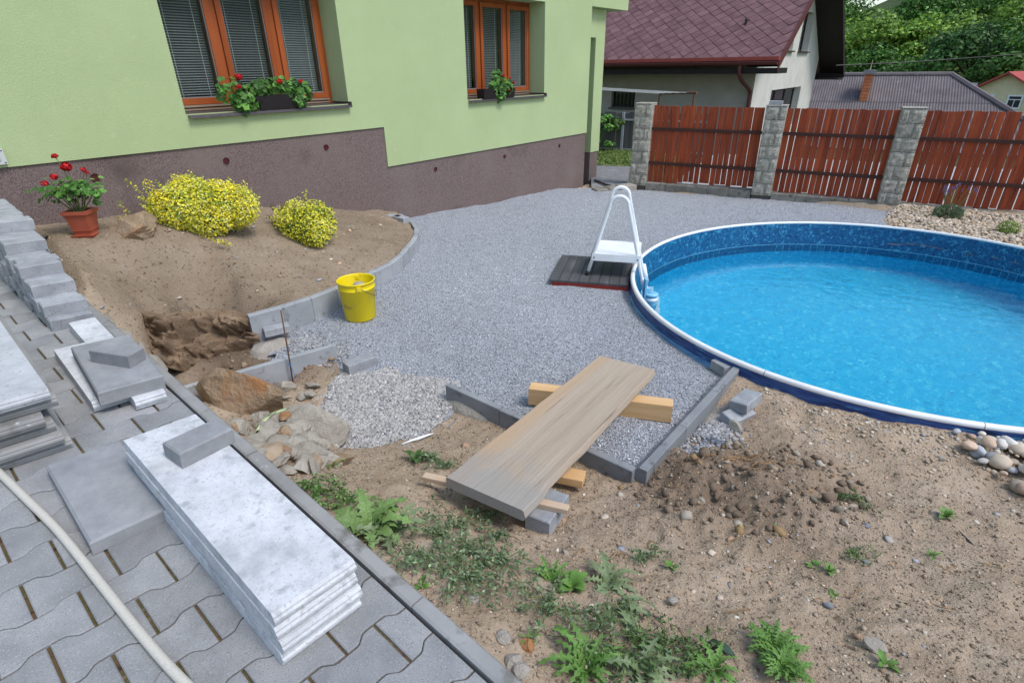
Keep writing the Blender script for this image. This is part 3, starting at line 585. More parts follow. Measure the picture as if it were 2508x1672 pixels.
F = np.stack([idx[:-1, :-1], idx[:-1, 1:], idx[1:, 1:], idx[1:, :-1]], 2).reshape(-1, 4)
o = link('ground', mesh('ground', np.stack([GXf.ravel(), GYf.ravel(), Zf.ravel()], 1), F, m_hill, True)); tag(o, kind='structure')
f6 = lambda x, y: ((1460+x*240/1344)/D, (220+y*280/1568)/D)
P = [at(*f6(-60, 1420), -.01), at(*f6(200, 1385), -.01), at(*f6(420, 1305), -.01), at(*f6(470, 1040), -.01), at(*f6(-80, 1000), -.01)]
o = B().prism([p[:2] for p in P], -.5, -.008).ob('asphalt_path', m_asph); tag(o, kind='structure')
gp_ = [at(*f6(-90, 1030), 0)[:2], at(*f6(560, 1050), 0)[:2], (4.6, 14.6), (2.2, 16.2)]
o = B().prism(gp_, -.5, .0).ob('lawn', m_grassg); tag(o, kind='structure')
yq = [FC+_fd*3.9+_fn*.35, FC+_fd*(-6)+_fn*.35, FC+_fd*(-6)+_fn*6.5, FC+_fd*3.9+_fn*6.5]
o = B().prism([tuple(p) for p in yq][::-1] if False else [tuple(p) for p in yq], -.9, -.22).ob('neighbour_yard', m_paleyard); tag(o, kind='structure')
x, y = scat(9000, 1.4, 4.2, 12.4, 15.8); k = (poly_sd([tuple(p) for p in gp_], x, y) < 0) & (rng.random(len(x)) < .62+fbm(x, y, 1.5, 2, 3)); x, y = x[k], y[k]
Vc, Fc, Cc = cards(np.stack([x, y, np.full(len(x), .035)], 1), np.c_[rng.normal(0, 1, (len(x), 2)), np.full(len(x), .4)], .09, .03, palette(len(x), [(.14, .24, .05), (.20, .30, .07), (.26, .30, .10)], v=.2))
tag(link('grass', mesh('grass', Vc, Fc, m_leaf, False, Cc)), kind='stuff')

bank()
# ================================================================== PAVED YARD
base = B().box(-7, S_IN-.012, -.4, 5.68, -.3, -.0095).box(S_IN-.012, S_IN-.001, -.4, 5.68, -.3, -.020)
PAVM = pmat(0, 0, 0); paving = base.ob('paving', m_joint, mw=PAVM); tag(paving, kind='structure'); PAVI = PAVM.inverted()
PL, PW, PT0, PS0 = .207, .1415, -1.693, .0149
def paver_outline(g=.0027, e=.0042):
    a = .0115
    top = [(e, PW+a-g), (.15*PL, PW+a-g), (.20*PL, PW+a*.8-g), (.31*PL, PW-a*.8-g), (.36*PL, PW-a-g), (.64*PL, PW-a-g), (.69*PL, PW-a*.8-g), (.80*PL, PW+a*.8-g), (.85*PL, PW+a-g), (PL-e, PW+a-g)]
    bot = [(x, PW-y) for x, y in top]
    return bot+top[::-1]
def clip_x(P, xm):
    out = []
    for i in range(len(P)):
        a, b = P[i], P[(i+1) % len(P)]
        if a[0] <= xm: out.append(a)
        if (a[0] <= xm) != (b[0] <= xm): k = (xm-a[0])/(b[0]-a[0]); out.append((xm, a[1]+k*(b[1]-a[1])))
    return out
POUT = paver_outline(); pav_me = B().prism(POUT, -.06, 0, .003).me('paver', m_paver)
cut_me = {}; far_b = B(); npav = 0; cand = []
for k in range(-29, 12):
    t1 = PT0+k*PW+PW; off = PS0+(0 if k % 2 == 0 else PL/2)
    for j in range(-14, 5):
        s0 = off+j*PL
        if s0 > S_IN-.03 or t1 > .28 or t1-PW < -5.66: continue
        w = min(PL, S_IN-.010-s0)
        pts = [pv(s0+a, t1-b, 0) for a in (0, w) for b in (0, PW)]
        cand.append((k, j, s0, t1, any(inframe(p, 30) for p in pts), np.hypot(*pts[0][:2])))
cand.sort(key=lambda c: (not c[4], c[5]))
for k, j, s0, t1, vis, _ in cand:
    lim = S_IN-.010-s0
    if vis and npav < 300:
        me = pav_me
        if lim < PL:
            q = round(lim, 3)
            if q not in cut_me: cut_me[q] = B().prism(clip_x(POUT, lim), -.06, 0, .003).me('cut_paver', m_paver)
            me = cut_me[q]
        link('paver', me, paving, mw=PAVI @ (pmat(s0, t1, random.uniform(-.0015, .0018), random.gauss(0, .002)))); npav += 1
    else:
        P = POUT if lim >= PL else clip_x(POUT, lim)
        b = B().prism(P, -.06, 0, .004); far_b.add([tuple(np.array((s0, -t1, 0))+np.array(v)) for v in b.V], b.F)
tag(far_b.ob('outer_pavers', m_paver, paving), kind='stuff')
kerb = empty('paving_kerb', 'long straight concrete kerb edging the grey paved yard', 'kerb', mw=pmat(S_IN, 0))
KP = [(0, .003), (.008, .008), (.045, .008), (.055, -.004), (.055, -.28), (0, -.28)]
for i in range(7):
    t1 = .04-i*1.0; ln = .995 if t1-.995 > -5.66 else 5.66+t1
    V = [(x, y, z) for y in (0, ln) for x, z in KP]; n = len(KP)
    F = [tuple(range(n)), tuple(range(2*n-1, n-1, -1))]+[(i_, n+i_, n+(i_+1) % n, (i_+1) % n) for i_ in range(n)]
    link('kerb_slab', mesh('kerb_slab', V, F, m_kerb), kerb, loc=(random.uniform(-.001, .002), -t1, random.uniform(-.002, .002)), rz=random.gauss(0, .0015))

# blocks stacked beside the kerb, stepping down towards the viewer
BW, BD, BH = .20, .10, .069
blk = B().prism(rect(0, BW, .001, BD-.001), 0, BH-.001, .006).me('paving_block', m_block)
starts = [(-3.70, 17), (-3.755, 16), (-3.91, 14), (-4.06, 13), (-4.35, 10), (-4.61, 7)]
ORD = 'first second third fourth fifth sixth seventh eighth ninth tenth eleventh twelfth thirteenth fourteenth fifteenth sixteenth seventeenth'.split()
SIDE = ['at the foot', 'in the second course', 'in the third course', 'in the fourth course', 'in the fifth course', 'on top']
for lv, (t0, n) in enumerate(starts):
    for i in range(n):
        o = link('paving_block', blk, mw=pmat(.43+random.gauss(0, .008), t0-i*.1003, lv*BH, random.gauss(0, .018)))
        if i == 0: lab = ['foremost grey block at the foot of the stepped block stack', 'foremost grey block in the second step of the block stack', 'foremost grey block in the third step of the block stack', 'foremost grey block in the fourth step of the block stack', 'foremost grey block in the fifth step of the block stack', 'foremost grey block on the highest step of the block stack'][lv]
        else: lab = '%s block from the front %s of the stepped grey block stack' % (ORD[i], SIDE[lv])
        tag(o, lab, 'block', 'grey concrete blocks stacked along the kerb')
def slab_me(ls, lt, th, m, tongue=True, bev=.008, left=True):
    """slab: x across, y length; worked front edge with a half-round tongue"""
    if tongue: C = [(bev, th), (0, th-bev), (0, .68*th), (-.007, .60*th), (-.007, .42*th), (0, .34*th), (0, bev*.6), (bev*.6, 0)]
    else: C = [(bev*.5, th), (0, th-bev*.5), (0, 0)]
    C = C+[(lt, 0), (lt, th-bev*.5), (lt-bev*.5, th)]; n = len(C)
    V = [(x, y, z) for x in (0, ls) for y, z in C]
    F = [tuple(range(n)), tuple(range(2*n-1, n-1, -1))]+[(i, n+i, n+(i+1) % n, (i+1) % n) for i in range(n)]
    return mesh('slab', V, F, m)
for i in range(4):
    m_ = slab_me(.243, 1.03, .0445, m_white)
    o = link('kerb_slab', m_, mw=pmat(.296+(.0, .003, -.001, .002)[i], -1.072+(.006, .012, -.002, -.008)[i], .045*i, (.002, -.002, .002, 0)[i]))
    tag(o, ['lowest pale slab of the long stack lying on the pavers', 'second pale slab from the bottom of the long stack', 'pale slab just under the top one of the long stack', 'topmost long pale slab with a small grey block on it'][i], 'concrete slab', 'long pale kerb slabs in the near stack')
tag(link('paving_block', B().prism(rect(0, .19, 0, .105), 0, .062, .006).me('paving_block', m_grey), mw=pmat(.376, -1.806, .180, .13)), 'small grey block lying on the long pale slab stack', 'block')
tag(link('concrete_slab', B().prism(rect(0, .238, 0, .515), 0, .052, .008).me('slab', m_grey), mw=pmat(.086, -1.818, .001, -.02)), 'single smooth grey slab lying flat between hose and pale stack', 'concrete slab')
tag(link('concrete_slab', slab_me(.245, .66, .05, m_white), mw=pmat(.338, -2.69, .001, -.035)), 'pale slab under the left edge of the grey slab', 'concrete slab')
tag(link('concrete_slab', slab_me(.122, 1.075, .05, m_white), mw=pmat(.466, -2.585, .003, -.033)), 'narrow white kerb slab poking out at both ends under the grey slab', 'concrete slab')
tag(link('concrete_slab', B().prism(rect(0, .248, 0, .545), 0, .062, .006).me('slab', m_grey), mw=pmat(.356, -2.635, .054, -.085)), 'thick grey slab lying across two pale slabs', 'concrete slab')
tag(link('paving_block', B().prism(rect(0, .20, 0, .095), 0, .062, .004).me('block', m_grey), mw=pmat(.425, -2.945, .117, -1.05)), 'grey block lying skewed on the thick grey slab', 'block')
tops = [('lowest', .012, .0), ('second', -.010, .028), ('third', -.018, -.002), ('fourth', -.045, .022), ('fifth', .014, -.018), ('sixth', -.004, .010)]
for i, (nm, ds, dt) in enumerate(tops):
    o = link('kerb_slab', slab_me(.25, 1.0, .0445, m_lgrey if i == 5 else m_kerb), mw=pmat(-.055+ds, -2.485+dt, .046*i, .01*((i % 3)-1)-.025))
    tag(o, ('%s slab from the bottom of the grey stack at the left' % nm) if i < 5 else 'topmost pale slab of the stack beside the hose', 'concrete slab', 'grey kerb slabs in the far left stack')
hp = [pv(s, t, .0155) for s, t in ((-.13, -3.15), (-.055, -2.74), (-.02, -2.47), (.012, -2.227), (.043, -1.979), (.066, -1.659), (.082, -1.429), (.099, -1.25), (.125, -1.08), (.17, -.85), (.26, -.5))]
tag(B().tube(spline(hp), .0128, 12).ob('garden_hose', m_hose, smooth=True), 'cream coloured woven garden hose lying across the grey pavers', 'hose')

# ================================================================== GREEN HOUSE
HM = frame((*HC, 0), (*_wd, 0))          # x along the wall, y into the house
house = empty('green_house', 'green rendered house with brown plinth and two orange framed windows', 'house', mw=HM)
OPEN = [(-6.94, -5.16, 1.655, 2.93), (-3.18, -1.36, 1.605, 2.885)]; RV = .32
b = B(); A0, ZT = -13., 5.2
def wq(x0, x1, z0, z1): b.add([(x0, 0, z0), (x1, 0, z0), (x1, 0, z1), (x0, 0, z1)], [(0, 1, 2, 3)])
wq(A0, -6.94, 1.37, ZT); wq(-6.94, -5.16, 1.37, 1.655); wq(-6.94, -5.16, 2.93, ZT); wq(-5.16, -4.69, 1.37, ZT); wq(-4.69, -3.18, .905, ZT); wq(-3.18, -1.36, .905, 1.605); wq(-3.18, -1.36, 2.885, ZT); wq(-1.36, 0, .905, ZT)
for x0, x1, z0, z1 in OPEN:
    b.add([(x0, 0, z0), (x0, RV, z0), (x0, RV, z1), (x0, 0, z1)], [(0, 1, 2, 3)]); b.add([(x1, 0, z0), (x1, RV, z0), (x1, RV, z1), (x1, 0, z1)], [(3, 2, 1, 0)])
    b.add([(x0, 0, z1), (x1, 0, z1), (x1, RV, z1), (x0, RV, z1)], [(3, 2, 1, 0)])
b.add([(0, 0, .905), (0, 8, .905), (0, 8, ZT), (0, 0, ZT)], [(0, 1, 2, 3)]).add([(A0, 0, 1.37), (A0, 8, 1.37), (A0, 8, ZT), (A0, 0, ZT)], [(3, 2, 1, 0)])
b.add([(A0, 8, .9), (0, 8, .9), (0, 8, ZT), (A0, 8, ZT)], [(3, 2, 1, 0)]).add([(A0, 0, ZT), (0, 0, ZT), (0, 8, ZT), (A0, 8, ZT)], [(0, 1, 2, 3)])
b.add([(-4.69, 0, .905), (0, 0, .905), (0, .1, .905), (-4.69, .1, .905)], [(3, 2, 1, 0)]).add([(A0, 0, 1.37), (-4.69, 0, 1.37), (-4.69, .1, 1.37), (A0, .1, 1.37)], [(3, 2, 1, 0)])
b.add([(-4.69, 0, .905), (-4.69, .1, .905), (-4.69, .1, 1.37), (-4.69, 0, 1.37)], [(0, 1, 2, 3)])
b.ob('wall', m_green, house)
# porch pillar, lintel and canopy past the corner
B().box(.42, .735, .15, .55, .50, 2.905).ob('porch_pillar', m_green, house)
B().box(.004, .42, .15, .45, 2.46, 2.905).ob('porch_lintel', m_green, house)
B().box(.003, 1.26, .0, 2.2, 2.91, ZT).ob('canopy', m_green, house)
B().box(.004, .42, 1.2, 1.4, -.3, 2.90).ob('porch_wall', m_green, house)
pl = B().prism([(A0, .016), (-4.69, .016), (-4.69, 7.9), (A0, 7.9)], -.6, 1.372).prism([(-4.688, .017), (-.012, .017), (-.012, 7.9), (-4.688, 7.9)], -.6, .907).ob('plinth', m_plinth, house)
B().box(.43, .72, .165, .54, -.4, .499).ob('pillar_plinth', m_plinth, house)
B().box(A0+.1, -.1, 1.3, 1.4, 0, 4).ob('room_shade_sheet', m_roomshade, house)  # sheet painted near black for the shade inside the rooms
for a, z, r in ((-7.785, 1.216, .034), (-6.669, 1.216, .03), (-5.528, 1.224, .03), (-3.868, .769, .026), (-2.378, .761, .026), (-.863, .766, .026)):
    prof = [(0, .004), (r*.78, .004), (r*.8, .010), (r, .010), (r, -.012)]
    vb = B().lathe(prof, n=20); vb.V = [(x, -z_+.016, y) for x, y, z_ in vb.V]; vb.ob('vent_cap', m_vent, house, loc=(a, -.0, z))
mb = B().box(-8.50, -8.312, -.028, .0, 1.395, 1.505); mbo = mb.ob('meter_box', m_box, house); B().box(-8.49, -8.345, -.034, -.0285, 1.425, 1.485).ob('lid', m_galv, mbo)
[B().box(-8.327, -8.319, -.031, -.0285, z_, z_+.008).ob('screw', m_dkframe, mbo) for z_ in (1.403, 1.488)]
for (x0, x1, z0, z1) in OPEN:
    w3 = (x1-x0)/3; y0 = RV
    fr = B().box(x0, x1, y0-.02, y0+.05, z0-.02, z0+.035).box(x0, x1, y0-.02, y0+.05, z1-.05, z1)
    fr.box(x0, x0+.05, y0-.021, y0+.049, z0+.035, z1-.05).box(x1-.05, x1, y0-.021, y0+.049, z0+.035, z1-.05)
    for k in (1, 2): fr.box(x0+k*w3-.028, x0+k*w3+.028, y0-.0205, y0+.048, z0+.035, z1-.05)
    win = fr.ob('window', m_wood, house)
    for k in range(3):
        a, c = x0+k*w3+(.05 if k == 0 else .03), x0+(k+1)*w3-(.05 if k == 2 else .03); zb, zt = z0+.062, z1-.055; q = .056
        sa = B().box(a, a+q, y0-.042, y0+.03, zb, zt).box(c-q, c, y0-.042, y0+.03, zb, zt).box(a+q, c-q, y0-.041, y0+.03, zb, zb+q).box(a+q, c-q, y0-.041, y0+.03, zt-q, zt)
        so = sa.ob('sash', m_wood, win)
        B().box(a+q, a+q+.009, y0-.030, y0-.02, zb+q, zt-q).box(c-q-.009, c-q, y0-.030, y0-.02, zb+q, zt-q).box(a+q+.009, c-q-.009, y0-.0305, y0-.02, zb+q, zb+q+.012).ob('glazing_bead', m_strip, win)
        B().box(a+q, c-q, y0-.018, y0-.008, zb+q, zt-q).ob('pane', m_glass, win)
        B().box(a+.02, c-.02, y0+.12, y0+.125, zb, zt).ob('reflection_sheet', m_reflsheet, win); bl = B(); z = zb+q+.03; i = 0; tilt = (.0055, .0045, .0075)[k]  # the mauve sheet is added to lighten the panes like a reflection
        while z < zt-q:
            bl.add([(a+q+.006, y0+.055, z-tilt), (c-q-.006, y0+.055, z-tilt), (c-q-.006, y0+.071, z+tilt), (a+q+.006, y0+.071, z+tilt)], [(0, 1, 2, 3)]); z += .0225; i += 1
        tag(bl.ob('blind', m_blind, win), kind='stuff')
        cb = B()
        for xc in (a+q+.07, c-q-.07): cb.box(xc-.0025, xc+.0025, y0+.048, y0+.052, zb+q, zt-q)
        cb.ob('blind_cord', m_cord, win)
    B().box(x0+.05, x1-.05, y0-.052, y0-.0215, z0+.040, z0+.058).box(x0+.05, x1-.05, y0-.046, y0-.0215, z0+.012, z0+.026).ob('weather_bar', m_alu, win)
    sb = B(); P = [(y0-.022, z0+.008), (-.045, z0-.012), (-.052, z0-.036), (-.046, z0-.036), (-.038, z0-.016), (y0-.022, z0+.002)]; n = len(P)
    V = [(x, y, z) for x in (x0+.012, x1+.012) for y, z in P]; sb.add(V, [tuple(range(n)), tuple(range(2*n-1, n-1, -1))]+[(i, n+i, n+(i+1) % n, (i+1) % n) for i in range(n)])
    sb.box(x1-.004, x1+.010, -.05, y0-.03, z0-.016, z0+.022)
    sb.ob('sill', m_sill, win)

# ================================================================== POOL
pool = empty('pool', 'round sunken swimming pool with white rim and blue liner', 'pool', (PC[0], PC[1], 0))
PM = pool.matrix_world.copy(); PM = Matrix.Translation((float(PC[0]), float(PC[1]), 0))
def ring(prof, n=160, a0=0., a1=2*math.pi):
    """sweep (offset, z) profile round the pool"""
    b = B(); m = len(prof); V = []; F = []; closed = a1-a0 > 6.28
    for k in range(n+(0 if closed else 1)):
        a = a0+(a1-a0)*k/n
        for off, z in prof: p = pool_pt(a, off)-PC; V.append((p[0], p[1], z))
    for k in range(n):
        k2 = (k+1) % n if closed else k+1
        F += [(k*m+i, k2*m+i, k2*m+i+1, k*m+i+1) for i in range(m-1)]
    b.V = V; b.F = F; return b
ring([(-.022+.0, RIM-.012), (-.026, WATER+.004)]).ob('liner_wall', m_lwall_shaded, pool, True)
ring([(-.026, WATER+.004), (-.0255, WATER-.004)]).ob('water_line_seam', m_lstripe, pool, True)
ring([(-.0262, WATER-.004), (-.027, WATER-.30)]).ob('painted_shade_band', m_lwall_shaded, pool, True); ring([(-.027, WATER-.30), (-.03, PFLOOR+.10), (-.06, PFLOOR+.03), (-.13, PFLOOR)]).ob('submerged_liner', m_lsub_shaded, pool, True)  # dark band below the water line is shade painted on the liner
fl = B(); n = 120; fl.add([(0, 0, PFLOOR)]+[(*(pool_pt(2*math.pi*k/n, -.12)-PC), PFLOOR) for k in range(n)], [(0, 1+k, 1+(k+1) % n) for k in range(n)]); fl.ob('liner_floor', m_lfloor_lit, pool)
sm = B()
for d0, d1, st in ((64, 93, 2.05), (21, 52, 2.05), (112, 126, 2.3)):
    a = d0
    while a < d1:
        pa = R_(a)-PANG; k = ring([(-.034, WATER-.006), (-.036, PFLOOR+.30)], 1, pa-.0011, pa+.0011); sm.add(k.V, k.F); a += st+random.gauss(0, .12)
tag(sm.ob('liner_seam', m_lstripe, pool), kind='stuff')
rp = [(o_*.62-.004, RIM+z_*.72) for o_, z_ in ((-.030, -.022), (-.036, -.010), (-.030, .004), (-.012, .012), (.012, .010), (.028, -.002), (.030, -.020), (.024, -.034), (.0, -.034), (-.030, -.022))]
ring(rp, 200).ob('rim', m_rim, pool, True)
cl = B()
for px, py in ((725, 1052), (2085, 1390)):
    g = at((1608+px*.38265)/D, (500+py*.38265)/D, RIM); d = g[:2]-PC; a = math.atan2((d@pu2)/PRB, (d@pu1)/PRA); k = ring([(o_*1.03, z+.0008) for o_, z in rp], 1, a-.0009, a+.0009); cl.add(k.V, k.F)
cl.ob('rim_joint', m_strip, pool)
ring([(.012, RIM-.02), (.014, .12), (.022, .10), (.02, -.3)]).ob('outer_foil', m_lout, pool, True)
ring([(.018, .125), (.032, .100), (.036, -.05)], 60, R_(176)-PANG, R_(216)-PANG).ob('foil_skirt', m_lblue2, pool, True)
n = 160; wb = B().add([(0, 0, 0)]+[(*(pool_pt(2*math.pi*k/n, -.024)-PC), 0) for k in range(n)], [(0, 1+k, 1+(k+1) % n) for k in range(n)])
tag(wb.ob('water', m_water, loc=(PC[0], PC[1], WATER)), kind='structure')

# deck with ladder
ex = np.array([.97, -.243, 0]); ey = np.array([.243, .97, 0])
deck = empty('ladder_deck', 'small dark grey board deck on a red base beside the pool', 'deck', mw=frame((.362, 5.035, .064), ex))
for i in range(8):
    B().prism(rect(.004+i*.0955, .0955+i*.0955, 0, .80), .078, .098, .003).ob('board', m_deck, deck)
gr = B().box(.770, .80, .02, .78, .0775, .0785); gr = B()
B().box(.03, .76, .012, .79, -.05, .077).ob('base_frame', m_red, deck)
LF = np.array([.722, 5.155, 0.]); e2 = np.array([.09, .425, 0])
lad = empty('pool_ladder', 'white steel pool ladder with a platform straddling the pool rim', 'pool ladder', (.722, 5.155, .148))
lo = np.array([.722, 5.155, .148])
def lu(z): return .085+.26*(z-.38)
def ru(z): return .50-.26*(z-.38)
for s_ in (0, 1):
    P = [(lu(.15), .15), (lu(.38), .38), (lu(.6), .6), (lu(.82), .82)]
    cxm, rr = (lu(.85)+ru(.85))/2, (ru(.85)-lu(.85))/2
    P += [(cxm-rr*math.cos(R_(q)), .85+rr*math.sin(R_(q))) for q in range(0, 181, 15)]
    P += [(ru(.82), .82), (ru(.6), .6), (ru(.38), .38), (ru(.1), .1), (ru(-.25), -.25), (ru(-.62), -.62)]
    pts = [LF+ex*u+e2*s_+np.array([0, 0, z])-lo for u, z in P]
    B().tube(pts, .0175, 12).ob('rail', m_whitep, lad, True)
    B().tube([LF+ex*lu(.15)+e2*s_+np.array([0, 0, .15])-lo, LF+ex*lu(.205)+e2*s_+np.array([0, 0, .205])-lo], .0215, 12).ob('rubber_foot', m_rubber, lad, True)
    B().tube([LF+ex*(ru(.16)+.012)+e2*s_+np.array([0, 0, .16])-lo, LF+ex*(ru(-.03)+.012)+e2*s_+np.array([0, 0, -.03])-lo], .031, 12).ob('rail_sleeve', m_whitep, lad, True)
LM = frame(LF-lo, ex)
pb = B().box(.082, .508, -.024, .44, .372, .386).box(.070, .520, -.030, -.022, .322, .392).box(.070, .520, .440, .448, .322, .392).box(.070, .082, -.022, .44, .335, .388).box(.508, .520, -.022, .44, .335, .388)
pb.tf(LM).ob('platform', m_whitep, lad)
bb = B()
for u in (.09, .50):
    k = B().lathe([(0, .003), (.007, .003), (.008, 0)], n=10); k.V = [(x+u, -.0305-z, y+.352) for x, y, z in k.V]; bb.add(k.V, k.F)
bb.tf(LM).ob('bolt', m_rust, lad)
for z in (-.1, -.38):
    st = B().box(ru(z)-.06, ru(z)+.06, 0, .434, z-.012, z+.012).tf(LM).ob('tread', m_whitep, lad)
sp_ = at((1330+1225*350/1614)/D, (440+1300*350/1614)/D, .03)
fl_ = empty('chlorine_dispenser', 'light blue skimmer pot hanging inside the pool wall below the ladder', 'pool skimmer', (sp_[0], sp_[1], sp_[2]))
B().lathe([(0, -.30), (.05, -.30), (.058, -.02), (.055, .0), (0, .0)], n=28).ob('body', m_lblue, fl_, True)
B().lathe([(.05, -.02), (.062, -.02), (.062, -.06), (.05, -.06)], n=28).ob('collar', m_whitep, fl_, True)
B().lathe([(0, .022), (.05, .02), (.066, .012), (.066, -.004), (.05, -.006)], n=28).box(-.035, .035, -.008, .008, .02, .034).ob('lid', m_lblue, fl_, True)
B().box(-.075, -.055, -.03, .05, -.12, .16).box(-.06, .0, .03, .06, -.10, .05).ob('bracket', m_lblue, fl_)

# ================================================================== FENCE
def fpt(a, o=0., z=0.): return np.array([*(FC+_fd*a+_fn*o), z])
blocks = {}
def rough_block(w, h, d, key):
    """split-face block: bumpy front, straight sides; x width, y depth (front at 0)"""
    if key in blocks: return blocks[key]
    nx, nz = 5, 5; V = []; F = []
    for j in range(nz):
        for i in range(nx):
            x, z = w*i/(nx-1), h*j/(nz-1); e = i in (0, nx-1) or j in (0, nz-1)
            V.append((x, .004 if e else -random.uniform(.006, .022), z))
    F += [(j*nx+i, j*nx+i+1, (j+1)*nx+i+1, (j+1)*nx+i) for j in range(nz-1) for i in range(nx-1)]
    n = len(V); V += [(0, d, 0), (w, d, 0), (w, d, h), (0, d, h)]
    c = [0, nx-1, nx*nz-1, nx*(nz-1)]
    F += [(c[3], c[2], n+2, n+3), (n, n+1, c[1], c[0]), (c[0], c[3], n+3, n), (n+1, n+2, c[2], c[1]), (n+1, n, n+3, n+2)]
    blocks[key] = mesh('stone_block', V, F, m_split); return blocks[key]
PILLS = [(0., 'at the right end of the middle fence panel'), (1.845, 'with a loose grey block on its top'), (4.005, 'beside the asphalt path')]
for a0, nm in PILLS:
    PM_ = frame(fpt(a0+.305, 0), -np.array([*_fd, 0]))       # x rightwards along the fence, y away
    pil = empty('stone_pillar', 'split stone fence pillar '+nm, 'pillar', mw=PM_, group='stone fence pillars')
    B().box(.012, .293, .014, .293, -.25, 1.385).ob('core', m_core, pil)
    for k in range(7):
        z = k*.2-.002; h = .194; wide_left = (k % 2 == (1 if a0 == 0 else 0))
        wl = .197 if wide_left else .10; wr = .302-wl
        key = (round(wl, 3), k % 3)
        for (x0, w_) in ((0, wl), (wl+.004, wr)):
            link('stone_block', rough_block(w_, h, .14, (round(w_, 3), k % 3)), pil, loc=(x0, 0, z))
        link('stone_block', rough_block(.302, h, .145, (.302, k % 3)), pil, mw=frame((.304, .305, z), (-1, 0, 0)))
        # side faces seen obliquely
    B().prism(rect(-.004, .309, -.006, .31), 1.398, 1.41, .003).ob('cap', m_split, pil)
tag(B().prism(rect(0, .20, 0, .10), 0, .06, .004).ob('paving_block', m_block, mw=frame(fpt(2.13, .06, 1.411), -np.array([*_fd, 0]))), 'pale grey block lying on top of the middle fence pillar', 'block')
slat_me = [B().prism(rect(-w/2, w/2, -.010, .010), 0, 1, .0).me('slat', m_slat) for w in (.0815, .085, .079)]
for a0, a1, nm in ((.31, 1.845, 'between the middle and right pillars'), (2.155, 4.005, 'beside the asphalt path'), (-3.4, -.004, 'at the right behind the stone bed')):
    PM_ = frame(fpt(a1, .15), -np.array([*_fd, 0])); ln = a1-a0
    pan = empty('board_fence', 'red stained board fence panel '+nm, 'fence', mw=PM_, group='red board fence panels')
    n = round(ln/.0925); pit = ln/n
    for i in range(n):
        z0 = .055+random.gauss(0, .008); z1 = 1.365+random.gauss(0, .004)
        if nm.startswith('beside') and i > 5: z0 = .10-.02*(i % 3 == 0)
        M_ = Matrix.Translation((pit*(i+.5)+random.gauss(0, .003), random.gauss(0, .002), z0)) @ Matrix.Rotation(random.gauss(0, .006), 4, 'Y') @ Matrix.Diagonal((1, 1, z1-z0, 1))
        link('slat', random.choice(slat_me), pan, mw=M_)
    for z in (.40, .985): B().box(.0, ln-.002, -.055, -.012, z-.025, z+.025).ob('rail', m_rail, pan)
for a0, a1, z, nm in ((.31, 1.84, .05, 'under the middle fence panel'), (2.16, 4.0, .06, 'under the fence panel by the path'), (-3.4, -.01, .03, 'along the fence behind the stone bed')):
    PM_ = frame(fpt(a1, .02), -np.array([*_fd, 0])); ln = a1-a0
    wl_ = empty('fence_footing', 'low row of old kerb stones '+nm, 'kerb', mw=PM_, group='kerb stones under the fence')
    n = max(2, round(ln/.36)); pit = ln/n
    for i in range(n): B().prism(rect(.003, pit-.003, 0, .26), -.3, z+random.gauss(0, .004), .010).ob('kerb_stone', m_pave2, wl_, loc=(i*pit, random.gauss(0, .003), 0))
# flat kerb between gravel and stone bed, and the stones at the path
a, b_ = at(2058, 478, .0), at(2000, 530, .02); d = b_-a
tag(B().prism(rect(0, np.hypot(*d[:2]), -.03, .03), -.2, .03, .004).ob('edging_slab', m_slabk, mw=frame(a, (d[0], d[1], 0))), 'thin grey edging slab between gravel and beige stone bed', 'kerb')
a, b_ = at(*f6(10, 1395), .0), at(*f6(555, 1325), .02)
st_ = empty('stone_threshold', 'row of rough stones between the gravel and the path', 'kerb', loc=(0, 0, 0))
for i, (k0, k1) in enumerate(((0, .30), (.31, .58), (.60, .99))):
    p, q = a+(b_-a)*k0, a+(b_-a)*k1; L_ = np.hypot(*(q-p)[:2]); m4 = frame((*p[:2], 0), (*(q-p)[:2], 0))
    B().prism(rect(0, L_, -.02, .20), -.2, .03+.012*i, .015).ob('stone', m_pave2 if i < 2 else m_mortar, st_, mw=m4)
pth = [at(*f6(-20, 1240), .02), at(*f6(130, 1300), .02), at(*f6(285, 1340), .02)]
tag(B().tube(pth, .02, 8).ob('drain_pipe', m_dkplastic, smooth=True), 'dark plastic pipe lying across the end of the asphalt path', 'pipe')

# ================================================================== EDGINGS AND LOOSE PIECES ROUND THE GRAVEL
def edging(name, label, pts, top, h, th, m, group=None, cat='kerb', piece='edging_slab', side=1, bev=.012):
    """row of upright slabs along plan points; thickness lies on the left of travel times side"""
    t = empty(name, label, cat, loc=(0, 0, 0), group=group)
    for i in range(len(pts)-1):
        p, q = np.array(pts[i][:2]), np.array(pts[i+1][:2]); L_ = np.hypot(*(q-p)); d = (q-p)/L_
        z = top if not hasattr(top, '__len__') else top[i]
        C = [(0, z-bev), (bev, z), (th-.004, z), (th, z-.004), (th, z-h), (0, z-h)]; C = [(y*side, zz) for y, zz in C]; n = len(C)
        V = [(x, y, zz) for x in (.0015, L_-.0015) for y, zz in C]
        F = [tuple(range(n)), tuple(range(2*n-1, n-1, -1))]+[(k, n+k, n+(k+1) % n, (k+1) % n) for k in range(n)]
        if side > 0: F = [f[::-1] for f in F]
        link(piece, mesh(piece, V, F, m), t, mw=frame((*p, random.gauss(0, .002)), (*d, 0)))
    return t
cpts = [CURVE[0]]
seg = np.linalg.norm(np.diff(CURVE, axis=0), axis=1); cum = np.r_[0, np.cumsum(seg)]
tot = cum[-1]; n_ = 14
